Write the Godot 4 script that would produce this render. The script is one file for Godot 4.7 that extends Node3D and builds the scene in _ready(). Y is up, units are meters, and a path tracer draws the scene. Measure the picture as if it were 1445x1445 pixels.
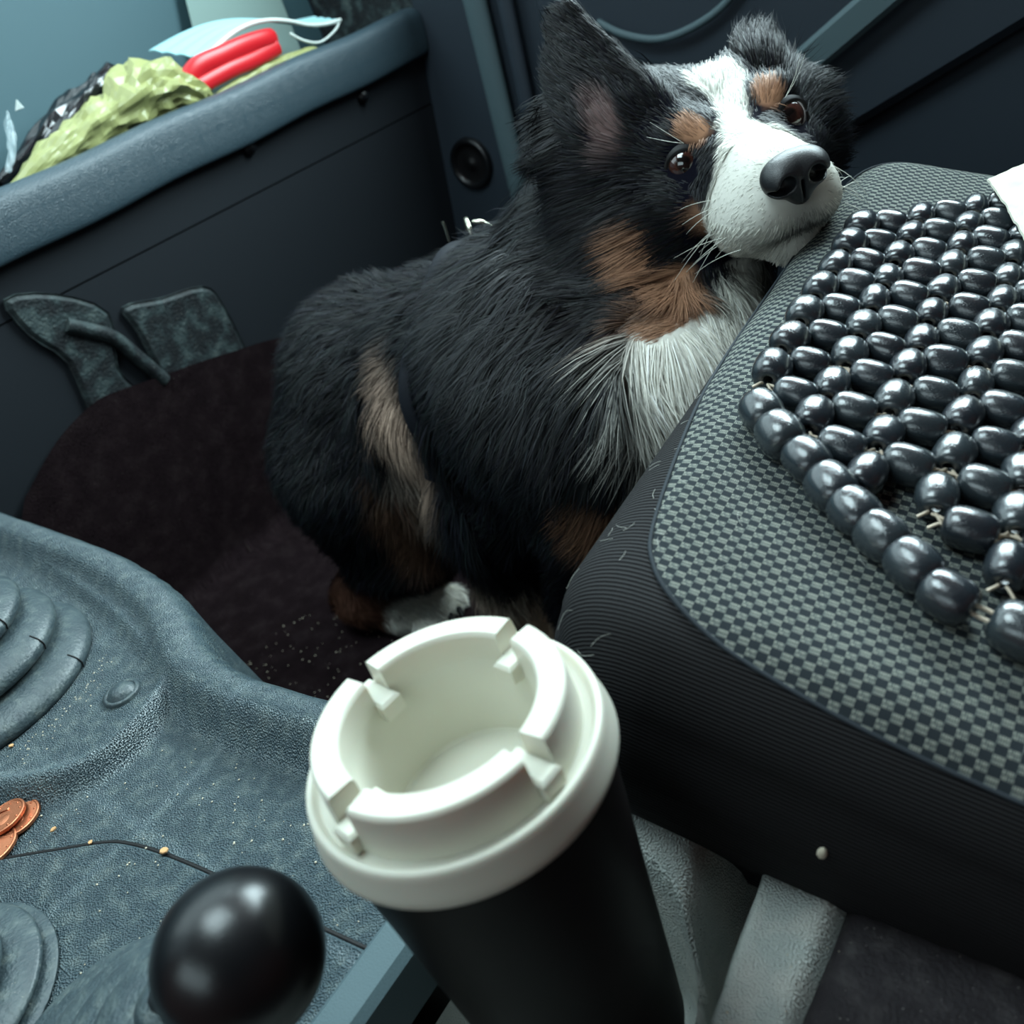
extends Node3D
# A dog resting its chin on the passenger seat of an old off-road vehicle, seen from the driver's place.
# Units are metres, y up. x points to the rear of the vehicle, z towards the driver. "At(x, y, z)" gives a place measured from eye level.

const EYE := Vector3(0, 0.57, 0)
const SO := Vector3(-0.13556, 0.38535, -0.45973)          # the seat cushion's own frame: origin, rearward, up, towards the driver
const SU := Vector3(0.962, -0.265, -0.067)
const SN := Vector3(0.265, 0.964, -0.01)
const SW := Vector3(0.06724, -0.00814, 0.99759)
const HO := Vector3(-0.22438, 0.42957, -0.49302)          # the dog's head frame: between the eyes; x to its left, y up, z to the nose
const HX := Vector3(0.72789, 0.11946, -0.67521)
const HY := Vector3(-0.08333, 0.99282, 0.08582)
const HZ := Vector3(0.68061, -0.0062, 0.73262)

var M := {}
var taken := {}
var rng := RandomNumberGenerator.new()
var wob := FastNoiseLite.new()


# ---------------------------------------------------------------- mesh builder
class Sh:
	var v := PackedVector3Array()
	var n := PackedVector3Array()
	var uv := PackedVector2Array()
	var col := PackedColorArray()
	var ix := PackedInt32Array()

	# rows of points; the front lies towards (row step) x (column step)
	func grid(rows: Array, wrap := false, uvs: Array = [], flip := false) -> void:
		var h := rows.size()
		var w: int = rows[0].size()
		var at := v.size()
		for i in h:
			v.append_array(rows[i])
			if uvs.size():
				uv.append_array(uvs[i])
		var cols := w if wrap else w - 1
		var first := ix.size()
		for i in h - 1:
			for j in cols:
				var j2 := (j + 1) % w
				var a := at + i * w + j
				var b := at + i * w + j2
				var c := at + (i + 1) * w + j2
				var d := at + (i + 1) * w + j
				if flip:
					ix.append_array(PackedInt32Array([a, c, b, a, d, c]))
				else:
					ix.append_array(PackedInt32Array([a, b, c, a, c, d]))
		smooth(at, first)

	# normals of the vertices from "at" on, from the triangles from "first" on
	func smooth(at: int, first: int) -> void:
		n.resize(v.size())
		for k in range(at, v.size()):
			n[k] = Vector3.ZERO
		for k in range(first, ix.size(), 3):
			var a := ix[k]
			var b := ix[k + 1]
			var c := ix[k + 2]
			var m := (v[c] - v[a]).cross(v[b] - v[a])
			n[a] += m
			n[b] += m
			n[c] += m
		for k in range(at, v.size()):
			n[k] = n[k].normalized() if n[k].length_squared() > 1e-24 else Vector3.UP

	# a flat polygon given by points in order, facing "up"
	func face(pts: PackedVector3Array, up: Vector3) -> void:
		var at := v.size()
		var x := up.cross(Vector3(0.31, 0.52, 0.79)).normalized()
		var y := up.cross(x)
		var flat := PackedVector2Array()
		for p in pts:
			flat.append(Vector2(p.dot(x), p.dot(y)))
		var tri := Geometry2D.triangulate_polygon(flat)
		v.append_array(pts)
		n.resize(v.size())
		for k in range(at, v.size()):
			n[k] = up
		for k in range(0, tri.size(), 3):
			var a := at + tri[k]
			var b := at + tri[k + 1]
			var c := at + tri[k + 2]
			if (v[c] - v[a]).cross(v[b] - v[a]).dot(up) < 0.0:
				ix.append_array(PackedInt32Array([a, c, b]))
			else:
				ix.append_array(PackedInt32Array([a, b, c]))

	# profile pieces [[Vector2(radius, height), ...], ...] turned about the y axis of xf; a new piece makes a crease
	func lathe(pieces: Array, xf: Transform3D, segs := 40, a0 := 0.0, a1 := TAU) -> void:
		var full := a1 - a0 > TAU - 0.001
		for piece in pieces:
			var rows := []
			for p in piece:
				var row := PackedVector3Array()
				for k in segs + (0 if full else 1):
					var a := a0 + (a1 - a0) * k / segs
					row.append(xf * Vector3(p.x * cos(a), p.y, p.x * sin(a)))
				rows.append(row)
			grid(rows, full)

	# a tube along points; radius may be one number or one per point
	func tube(path: PackedVector3Array, radius, segs := 8, flat := 1.0, up := Vector3.UP) -> void:
		var rows := []
		var k := path.size()
		var u := Vector3.ZERO
		for i in k:
			var t := (path[mini(i + 1, k - 1)] - path[maxi(i - 1, 0)]).normalized()
			if i == 0:
				u = up - t * up.dot(t)
				if u.length() < 0.01:
					u = Vector3.RIGHT - t * t.x
			u = (u - t * u.dot(t)).normalized()
			var w := u.cross(t)
			var r: float = radius[i] if radius is Array else radius
			var row := PackedVector3Array()
			for j in segs:
				var a := TAU * j / segs
				row.append(path[i] + u * (cos(a) * r * flat) + w * (sin(a) * r))
			rows.append(row)
		grid(rows, true)
		var t0 := (path[0] - path[1]).normalized()
		face(rows[0], t0)
		face(rows[k - 1], (path[k - 1] - path[k - 2]).normalized())

	# an outline in the local x-z plane, raised from y0 to y1 with chamfered edges
	func prism(outline: PackedVector2Array, y0: float, y1: float, bevel: float, xf := Transform3D()) -> void:
		var poly := outline.duplicate()
		var area := 0.0
		for i in poly.size():
			var q := poly[(i + 1) % poly.size()]
			area += poly[i].x * q.y - q.x * poly[i].y
		if area < 0.0:
			poly.reverse()
		var k := poly.size()
		var inner := PackedVector2Array()
		for i in k:
			var e0 := (poly[i] - poly[(i + k - 1) % k]).normalized()
			var e1 := (poly[(i + 1) % k] - poly[i]).normalized()
			var m := Vector2(-e0.y - e1.y, e0.x + e1.x)
			m = m / maxf(m.length_squared() * 0.5, 0.2)
			inner.append(poly[i] + m * bevel)
		var rows := []
		for q in [[inner, y0], [poly, y0 + bevel], [poly, y1 - bevel], [inner, y1]]:
			var row := PackedVector3Array()
			for p in q[0]:
				row.append(xf * Vector3(p.x, q[1], p.y))
			rows.append(row)
		for i in 3:
			for j in k:
				var j2 := (j + 1) % k
				grid([PackedVector3Array([rows[i][j], rows[i][j2]]), PackedVector3Array([rows[i + 1][j], rows[i + 1][j2]])])
		var up := (xf.basis * Vector3.UP).normalized()
		face(rows[3], up)
		face(rows[0], -up)

	func rbox(size: Vector3, bevel: float, xf := Transform3D()) -> void:
		var x := size.x / 2
		var z := size.z / 2
		prism(PackedVector2Array([Vector2(-x, -z), Vector2(x, -z), Vector2(x, z), Vector2(-x, z)]), -size.y / 2, size.y / 2, bevel, xf)

	func ball(c: Vector3, r: Vector3, b := Basis(), rows_ := 14, segs := 24) -> void:
		var rows := []
		for i in rows_ + 1:
			var a := -PI / 2 + PI * i / rows_
			var row := PackedVector3Array()
			for j in segs:
				var o := TAU * j / segs
				row.append(c + b * Vector3(r.x * cos(a) * cos(o), r.y * sin(a), r.z * cos(a) * sin(o)))
			rows.append(row)
		grid(rows, true)

	func mesh(base := Vector3.ZERO) -> ArrayMesh:
		var moved := v.duplicate()
		if base != Vector3.ZERO:
			for k in moved.size():
				moved[k] -= base
		var a := []
		a.resize(Mesh.ARRAY_MAX)
		a[Mesh.ARRAY_VERTEX] = moved
		a[Mesh.ARRAY_NORMAL] = n
		if uv.size() == v.size():
			a[Mesh.ARRAY_TEX_UV] = uv
		if col.size() == v.size():
			a[Mesh.ARRAY_COLOR] = col
		a[Mesh.ARRAY_INDEX] = ix
		var am := ArrayMesh.new()
		am.add_surface_from_arrays(Mesh.PRIMITIVE_TRIANGLES, a)
		return am


# ---------------------------------------------------------------- scene helpers
func numbered(called: String) -> String:
	taken[called] = taken.get(called, -1) + 1
	return called if taken[called] == 0 else "%s_%03d" % [called, taken[called]]


func tag(o: Node3D, label: String, category := "", group := "", kind := "") -> Node3D:
	o.set_meta("label", label)
	if category:
		o.set_meta("category", category)
	if group:
		o.set_meta("group", group)
	if kind:
		o.set_meta("kind", kind)
	return o


func thing(called: String, label: String, category: String, at: Vector3, group := "") -> Node3D:
	var o := Node3D.new()
	o.name = numbered(called)
	o.position = at
	add_child(o)
	return tag(o, label, category, group)


# a part (or a sub-part) built in world coordinates, moved into its thing's frame
func part(called: String, sh: Sh, m: Material, parent: Node3D, kind := "") -> MeshInstance3D:
	var o := MeshInstance3D.new()
	o.name = called
	var base := parent.position
	if parent.get_parent() != self and parent != self:
		base += (parent.get_parent() as Node3D).position
	o.mesh = sh.mesh(base if parent != self else Vector3.ZERO)
	o.material_override = m
	if kind:
		o.set_meta("kind", kind)
	parent.add_child(o, true)
	return o


func single(called: String, sh: Sh, m: Material, at: Vector3, label: String, category: String, group := "", kind := "") -> MeshInstance3D:
	var o := MeshInstance3D.new()
	o.name = numbered(called)
	o.mesh = sh.mesh(at)
	o.material_override = m
	o.position = at
	add_child(o, true)
	tag(o, label, category, group, kind)
	return o


func At(x: float, y: float, z: float) -> Vector3:
	return EYE + Vector3(x, y, z)


func Seat(s: float, n: float, t: float) -> Vector3:
	return SO + SU * s + SN * n + SW * t


func Head(x: float, y: float, z: float) -> Vector3:
	return HO + HX * x + HY * y + HZ * z


func to_head(p: Vector3) -> Vector3:
	var q := p - HO
	return Vector3(q.dot(HX), q.dot(HY), q.dot(HZ))


# a smooth curve through points
func curve(pts: Array, steps := 6, closed := false) -> PackedVector3Array:
	var out := PackedVector3Array()
	var k := pts.size()
	var spans := k if closed else k - 1
	for i in spans:
		var p0: Vector3 = pts[(i + k - 1) % k] if closed else pts[maxi(i - 1, 0)]
		var p1: Vector3 = pts[i]
		var p2: Vector3 = pts[(i + 1) % k]
		var p3: Vector3 = pts[(i + 2) % k] if closed else pts[mini(i + 2, k - 1)]
		for s in steps:
			out.append(p1.cubic_interpolate(p2, p0, p3, float(s) / steps))
	if not closed:
		out.append(pts[k - 1])
	return out


func curve2(pts: Array, steps := 6, closed := false) -> PackedVector2Array:
	var lifted := []
	for p in pts:
		lifted.append(Vector3(p.x, 0, p.y))
	var out := PackedVector2Array()
	for p in curve(lifted, steps, closed):
		out.append(Vector2(p.x, p.z))
	return out


# distance from p to an open polyline; x: distance, y: how far along (0..1)
func along(p: Vector2, line: PackedVector2Array) -> Vector2:
	var best := 9.0
	var where := 0.0
	for i in line.size() - 1:
		var a := line[i]
		var ab := line[i + 1] - a
		var t := clampf((p - a).dot(ab) / ab.length_squared(), 0.0, 1.0)
		var d := p.distance_to(a + ab * t)
		if d < best:
			best = d
			where = (i + t) / (line.size() - 1)
	return Vector2(best, where)


# ---------------------------------------------------------------- textures and materials
func noise(kind: int, freq: float, seed_: int, octaves := 1) -> FastNoiseLite:
	var f := FastNoiseLite.new()
	f.noise_type = kind
	f.frequency = freq
	f.seed = seed_
	f.fractal_type = FastNoiseLite.FRACTAL_FBM if octaves > 1 else FastNoiseLite.FRACTAL_NONE
	f.fractal_octaves = octaves
	f.cellular_return_type = FastNoiseLite.RETURN_DISTANCE
	return f


func relief(f: FastNoiseLite, side: int, depth: float) -> ImageTexture:
	var im := f.get_seamless_image(side, side)
	im.convert(Image.FORMAT_RGBA8)
	im.bump_map_to_normal_map(depth)
	return ImageTexture.create_from_image(im)


# a colour picture: stops of a gradient looked up by noise, with a scatter of specks
func mottled(f: FastNoiseLite, side: int, stops: Array, colors: Array, specks := 0, speck := Color.WHITE, seed_ := 1) -> ImageTexture:
	var g := Gradient.new()
	g.offsets = PackedFloat32Array(stops)
	g.colors = PackedColorArray(colors)
	var im := f.get_seamless_image(side, side)
	var out := Image.create(side, side, false, Image.FORMAT_RGBA8)
	for y in side:
		for x in side:
			out.set_pixel(x, y, g.sample(im.get_pixel(x, y).r))
	var r := RandomNumberGenerator.new()
	r.seed = seed_
	for k in specks:
		var x := r.randi_range(0, side - 1)
		var y := r.randi_range(0, side - 1)
		var c := speck.lerp(out.get_pixel(x, y), r.randf() * 0.7)
		out.set_pixel(x, y, c)
		if r.randf() < 0.4:
			out.set_pixel((x + 1) % side, y, c)
			out.set_pixel((x + r.randi_range(0, 1)) % side, (y + 1) % side, c)
	return ImageTexture.create_from_image(out)


func mat(called: String, c: Color, rough: float, spec := 0.5, metal := 0.0) -> StandardMaterial3D:
	var m := StandardMaterial3D.new()
	m.resource_name = called
	m.albedo_color = c
	m.roughness = rough
	m.metallic_specular = spec
	m.metallic = metal
	M[called] = m
	return m


func tri(m: StandardMaterial3D, scale: float, normal: Texture2D, strength: float, albedo: Texture2D = null) -> StandardMaterial3D:
	m.uv1_triplanar = true
	m.uv1_world_triplanar = true
	m.uv1_scale = Vector3.ONE * scale
	if normal:
		m.normal_enabled = true
		m.normal_texture = normal
		m.normal_scale = strength
	if albedo:
		m.albedo_texture = albedo
	return m


# seat cloth: blocks of pale ticks on a dark ground, set like a chequerboard; one tile is two blocks by two
func check_cloth() -> Array:
	var side := 256
	var im := Image.create(side, side, false, Image.FORMAT_RGBA8)
	var hm := Image.create(side, side, false, Image.FORMAT_RGBA8)
	var r := RandomNumberGenerator.new()
	r.seed = 7
	var tone := {}
	for y in side:
		for x in side:
			var bx := x / 128
			var by := y / 128
			var lx := (x % 128) / 128.0
			var ly := (y % 128) / 128.0
			var tick := int(lx * 5.0)
			var row := int(ly * 2.0)
			var fx := absf(fposmod(lx * 5.0, 1.0) - 0.5) * 2.0
			var fy := absf(fposmod(ly * 2.0, 1.0) - 0.5) * 2.0
			var key := [bx, by, tick, row]
			if not tone.has(key):
				tone[key] = r.randf()
			var bulge := (1.0 - pow(fx, 3.0)) * (1.0 - pow(fy, 5.0))
			var light := (bx + by) % 2 == 0 and tick < 5
			var c := Color(0.175, 0.195, 0.21)
			var h := 0.25
			if light:
				c = c.lerp(Color(0.44, 0.46, 0.44).lerp(Color(0.60, 0.605, 0.56), tone[key]), smoothstep(0.3, 0.85, bulge))
				h = 0.25 + 0.6 * bulge
			else:
				var w := sin(x * TAU / 25.6 + (PI if int(y / 25.6) % 2 else 0.0)) * sin(y * TAU / 25.6)
				c = c * (0.85 + 0.3 * absf(w))
				h = 0.2 + 0.2 * absf(w)
			c.a = 1.0
			im.set_pixel(x, y, c)
			hm.set_pixel(x, y, Color(h, h, h))
	hm.bump_map_to_normal_map(9.0)
	return [ImageTexture.create_from_image(im), ImageTexture.create_from_image(hm)]


func rib_cloth() -> Array:
	var side := 128
	var im := Image.create(side, side, false, Image.FORMAT_RGBA8)
	var hm := Image.create(side, side, false, Image.FORMAT_RGBA8)
	for y in side:
		for x in side:
			var f := fposmod(y / 32.0, 1.0)
			var b := sin(f * PI)
			var yarn := 0.5 + 0.5 * sin(x * TAU / 16.0 + (PI if int(y / 32.0) % 2 else 0.0))
			var c := Color(0.030, 0.022, 0.025).lerp(Color(0.215, 0.215, 0.22), pow(b, 1.7)) * (0.9 + 0.1 * yarn)
			c.a = 1.0
			im.set_pixel(x, y, c)
			var h := b * 0.9 + 0.08 * yarn
			hm.set_pixel(x, y, Color(h, h, h))
	hm.bump_map_to_normal_map(10.0)
	return [ImageTexture.create_from_image(im), ImageTexture.create_from_image(hm)]


func make_materials() -> void:
	var grain := relief(noise(FastNoiseLite.TYPE_CELLULAR, 0.055, 3), 512, 5.0)
	var fine := relief(noise(FastNoiseLite.TYPE_SIMPLEX_SMOOTH, 0.09, 5, 3), 512, 5.0)
	var big := noise(FastNoiseLite.TYPE_SIMPLEX_SMOOTH, 0.012, 9, 4)
	var dusty := mottled(big, 1024, [0.0, 0.45, 0.62, 1.0], [Color(0.21, 0.275, 0.305), Color(0.24, 0.305, 0.33), Color(0.29, 0.35, 0.365), Color(0.41, 0.45, 0.445)], 2600, Color(0.75, 0.72, 0.63), 3)
	var dark_dust := mottled(big, 512, [0.0, 0.5, 1.0], [Color(0.125, 0.095, 0.105), Color(0.15, 0.115, 0.125), Color(0.20, 0.165, 0.17)], 260, Color(0.5, 0.47, 0.43), 4)
	tri(mat("mat_vinyl", Color(1, 1, 1), 0.36, 0.62), 6.0, grain, 0.0, dusty)
	var v: StandardMaterial3D = M["mat_vinyl"]
	v.uv1_scale = Vector3.ONE * 7.0
	v.normal_enabled = true
	v.normal_texture = relief(noise(FastNoiseLite.TYPE_CELLULAR, 0.18, 3), 1024, 11.0)
	v.normal_scale = 0.9
	tri(mat("worn_lit_vinyl", Color(1, 1, 1), 0.46, 0.6), 7.0, v.normal_texture, 0.8, mottled(big, 512, [0.0, 0.4, 0.6, 1.0], [Color(0.69, 0.72, 0.705), Color(0.73, 0.755, 0.735), Color(0.78, 0.79, 0.765), Color(0.82, 0.82, 0.79)], 500, Color(0.8, 0.79, 0.74), 13))  # worn grey, paled further to stand for brighter light on the box
	tri(mat("dash_vinyl", Color(0.20, 0.27, 0.305), 0.40, 0.55), 16.0, relief(noise(FastNoiseLite.TYPE_CELLULAR, 0.10, 4), 512, 7.0), 0.7)
	tri(mat("tray_teal", Color(0.25, 0.36, 0.39), 0.6, 0.4), 20.0, fine, 0.15)
	tri(mat("dark_panel", Color(0.165, 0.20, 0.235), 0.6, 0.4), 20.0, fine, 0.15)
	tri(mat("bulkhead_dark", Color(0.128, 0.145, 0.165), 0.6, 0.4), 20.0, fine, 0.15)
	tri(mat("trim_grey", Color(0.29, 0.36, 0.38), 0.6, 0.4), 20.0, fine, 0.2)
	tri(mat("rubber", Color(0.17, 0.195, 0.215), 0.45, 0.5), 14.0, fine, 0.35, null)
	M["rubber"].albedo_color = Color(1, 1, 1)
	M["rubber"].albedo_texture = mottled(noise(FastNoiseLite.TYPE_SIMPLEX_SMOOTH, 0.02, 12, 4), 512, [0.0, 0.45, 0.7, 1.0], [Color(0.19, 0.235, 0.255), Color(0.22, 0.27, 0.288), Color(0.28, 0.325, 0.33), Color(0.38, 0.41, 0.40)], 700, Color(0.6, 0.58, 0.53), 8)
	M["rubber"].uv1_scale = Vector3.ONE * 9.0
	tri(mat("carpet", Color(1, 1, 1), 0.95, 0.1), 5.0, relief(noise(FastNoiseLite.TYPE_SIMPLEX, 0.25, 2, 2), 512, 8.0), 1.0, dark_dust)
	tri(mat("dusty_metal", Color(1, 1, 1), 0.6, 0.4), 5.0, fine, 0.5, mottled(noise(FastNoiseLite.TYPE_SIMPLEX_SMOOTH, 0.014, 21, 5), 512, [0.0, 0.42, 0.66, 1.0], [Color(0.11, 0.115, 0.125), Color(0.14, 0.16, 0.17), Color(0.22, 0.265, 0.27), Color(0.36, 0.40, 0.39)], 1500, Color(0.7, 0.7, 0.66), 6))
	tri(mat("dusty_shadow", Color(1, 1, 1), 0.7, 0.3), 9.0, fine, 0.4, mottled(noise(FastNoiseLite.TYPE_SIMPLEX_SMOOTH, 0.015, 17, 4), 512, [0.0, 0.5, 0.75, 1.0], [Color(0.13, 0.115, 0.125), Color(0.155, 0.14, 0.15), Color(0.20, 0.185, 0.19), Color(0.27, 0.26, 0.26)], 420, Color(0.6, 0.59, 0.55), 18))  # shadow tone for the rear of the seat box, with dust specks
	mat("black_rubber", Color(0.06, 0.055, 0.06), 0.5, 0.4)
	mat("knob_black", Color(0.065, 0.07, 0.08), 0.3, 0.5)
	tri(M["knob_black"], 18.0, fine, 0.06)
	var lid := mat("lid_plastic", Color(0.81, 0.80, 0.745), 0.40, 0.45)
	lid.subsurf_scatter_enabled = true
	lid.subsurf_scatter_strength = 0.05
	mat("cup_black", Color(0.06, 0.042, 0.045), 0.5, 0.3)
	mat("steel", Color(0.75, 0.74, 0.68), 0.25, 0.5, 1.0)
	mat("copper", Color(0.80, 0.50, 0.36), 0.38, 0.5, 0.85)
	tri(M["copper"], 40.0, fine, 0.25)
	var c := check_cloth()
	var m := mat("check_cloth", Color(1, 1, 1), 0.9, 0.2)
	m.albedo_texture = c[0]
	m.normal_enabled = true
	m.normal_texture = c[1]
	m.normal_scale = 1.0
	c = rib_cloth()
	m = mat("rib_cloth", Color(1, 1, 1), 0.85, 0.25)
	m.albedo_texture = c[0]
	m.normal_enabled = true
	m.normal_texture = c[1]
	mat("seam_grey", Color(0.17, 0.19, 0.21), 0.8, 0.3)
	for k in 3:
		var b := mat("bead_%d" % k, [Color(0.15, 0.175, 0.195), Color(0.13, 0.15, 0.17), Color(0.17, 0.195, 0.21)][k], 0.22, 0.6)
		b.uv1_triplanar = true
		b.uv1_scale = Vector3(14, 60, 60)
		b.normal_enabled = true
		b.normal_texture = fine
		b.normal_scale = 0.35
		b.clearcoat_enabled = true
		b.clearcoat = 0.5
		b.clearcoat_roughness = 0.15
	mat("cord", Color(0.80, 0.74, 0.66), 0.6, 0.4)
	tri(mat("linen", Color(0.78, 0.775, 0.72), 0.85, 0.2), 30.0, relief(noise(FastNoiseLite.TYPE_SIMPLEX, 0.3, 31, 1), 256, 3.0), 0.4)
	var bag := mat("bag_green", Color(0.60, 0.615, 0.40), 0.38, 0.5)
	bag.backlight_enabled = true
	bag.backlight = Color(0.22, 0.25, 0.12)
	mat("bag_black", Color(0.06, 0.075, 0.095), 0.22, 0.6)
	mat("mask_blue", Color(0.62, 0.80, 0.82), 0.8, 0.2)
	mat("mask_white", Color(0.86, 0.90, 0.88), 0.8, 0.2)
	mat("red_plastic", Color(0.80, 0.10, 0.14), 0.38, 0.5)
	mat("paper", Color(0.52, 0.60, 0.58), 0.8, 0.2)
	var wrap := mat("clear_wrap", Color(0.8, 0.88, 0.9, 0.25), 0.2, 0.5)
	wrap.transparency = BaseMaterial3D.TRANSPARENCY_ALPHA
	mat("crumb_tan", Color(0.80, 0.62, 0.44), 0.8, 0.3)
	mat("crumb_pale", Color(0.78, 0.74, 0.66), 0.8, 0.3)
	mat("shell_paint", Color(0.36, 0.22, 0.20), 0.8, 0.2)
	var glass := mat("glass", Color(0.9, 1.0, 0.98, 0.06), 0.02, 0.5)
	glass.transparency = BaseMaterial3D.TRANSPARENCY_ALPHA
	# the dog
	m = mat("skin", Color(1, 1, 1), 0.9, 0.15)
	m.vertex_color_use_as_albedo = true
	m = mat("fur", Color(1, 1, 1), 0.5, 0.35)
	m.vertex_color_use_as_albedo = true
	tri(mat("nose_leather", Color(0.075, 0.082, 0.095), 0.42, 0.55), 110.0, grain, 1.0)
	mat("eyelid", Color(0.06, 0.055, 0.06), 0.55, 0.4)
	m = mat("eye", Color(1, 1, 1), 0.12, 0.5)
	m.vertex_color_use_as_albedo = true
	m.clearcoat_enabled = true
	m.clearcoat = 1.0
	m.clearcoat_roughness = 0.02
	mat("whisker", Color(0.82, 0.82, 0.78), 0.4, 0.5)
	mat("nylon", Color(0.09, 0.10, 0.125), 0.7, 0.3)


# ---------------------------------------------------------------- scene
func _ready() -> void:
	rng.seed = 11
	wob.noise_type = FastNoiseLite.TYPE_SIMPLEX_SMOOTH
	wob.frequency = 1.0
	set_camera_and_light()
	make_materials()
	build_cabin()
	build_door()
	build_dash()
	build_floor_mats()
	build_tunnel()
	build_cupholder()
	build_seat()
	build_bead_cover()
	build_dog()
	build_harness()
	build_cup()
	build_levers()
	build_dash_clutter()
	build_cloth()
	build_coins()
	build_crumbs()


func set_camera_and_light() -> void:
	var cam := Camera3D.new()
	cam.name = "camera"
	add_child(cam)
	var at := CameraAttributesPhysical.new()
	at.frustum_focal_length = 20.8
	at.frustum_focus_distance = 0.42
	at.exposure_aperture = 8.0
	cam.attributes = at
	cam.keep_aspect = Camera3D.KEEP_HEIGHT
	cam.fov = 60.07
	cam.near = 0.02
	cam.far = 60.0
	cam.transform = Transform3D(Basis(Vector3(0.795255, -0.259252, -0.548049), Vector3(-0.143688, 0.797612, -0.585807), Vector3(0.589002, 0.544614, 0.597053)), EYE)
	cam.current = true
	var sky := ProceduralSkyMaterial.new()
	sky.sky_top_color = Color(0.72, 0.83, 0.88)
	sky.sky_horizon_color = Color(0.90, 0.95, 0.95)
	sky.sky_curve = 0.25
	sky.ground_bottom_color = Color(0.20, 0.15, 0.14)
	sky.ground_horizon_color = Color(0.34, 0.30, 0.28)
	sky.ground_curve = 0.1
	sky.sun_angle_max = 1.0
	var env := Environment.new()
	env.background_mode = Environment.BG_SKY
	env.sky = Sky.new()
	env.sky.sky_material = sky
	env.background_energy_multiplier = 1.0
	env.tonemap_mode = Environment.TONE_MAPPER_LINEAR
	env.tonemap_exposure = EXPOSURE
	env.sdfgi_enabled = true
	env.ssao_enabled = true
	env.ssil_enabled = true
	var we := WorldEnvironment.new()
	we.name = "environment"
	we.environment = env
	add_child(we)
	# daylight coming in through the windscreen and through the passenger's window
	daylight("windscreen_daylight", Vector3(-0.93, 0.99, -0.30), Vector2(1.2, 0.52), Vector3(0.78, -0.62, 0.0), WINDSCREEN)
	daylight("side_window_daylight", Vector3(-0.30, 0.93, -1.0), Vector2(0.72, 0.40), Vector3(0.0, -0.25, 1.0), SIDE)
	daylight("added_overhead_light", Vector3(-0.40, 1.19, -0.16), Vector2(0.40, 0.40), Vector3(0.0, -1.0, 0.0), OVERHEAD_FILL)  # added overhead fill to brighten the seat box; no hatch is known
	daylight("driver_window_daylight", Vector3(-0.25, 0.95, 0.78), Vector2(0.72, 0.40), Vector3(0.0, -0.3, -1.0), DRIVER)


const EXPOSURE := 0.97
const WINDSCREEN := 0.42
const SIDE := 2.7
const OVERHEAD_FILL := 0.74
const DRIVER := 0.22


func daylight(called: String, at: Vector3, size: Vector2, towards: Vector3, energy: float) -> void:
	var l := AreaLight3D.new()
	l.name = called
	l.area_size = size
	l.light_energy = energy
	l.light_color = Color(0.88, 0.98, 1.0)
	l.shadow_enabled = true
	l.area_range = 6.0
	l.area_attenuation = 2.0
	add_child(l)
	l.transform = Transform3D(Basis.looking_at(towards.normalized(), Vector3(0, 0, 1) if absf(towards.z) < 0.1 else Vector3.UP), at)
	if absf(towards.z) < 0.1:
		l.area_size = Vector2(size.y, size.x)


# an outline in x-y drawn out along z
func along_z(sh: Sh, outline: PackedVector2Array, z0: float, z1: float, bevel := 0.002) -> void:
	sh.prism(outline, -z1, -z0, bevel, Transform3D(Basis(Vector3(1, 0, 0), Vector3(0, 0, -1), Vector3(0, 1, 0)), Vector3.ZERO))


func slab(called: String, lo: Vector3, hi: Vector3, m: Material, label: String) -> MeshInstance3D:
	var sh := Sh.new()
	var c := (lo + hi) / 2
	sh.rbox(hi - lo, 0.002, Transform3D(Basis(), c))
	return single(called, sh, m, Vector3(c.x, lo.y, c.z), label, "", "", "structure")


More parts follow.
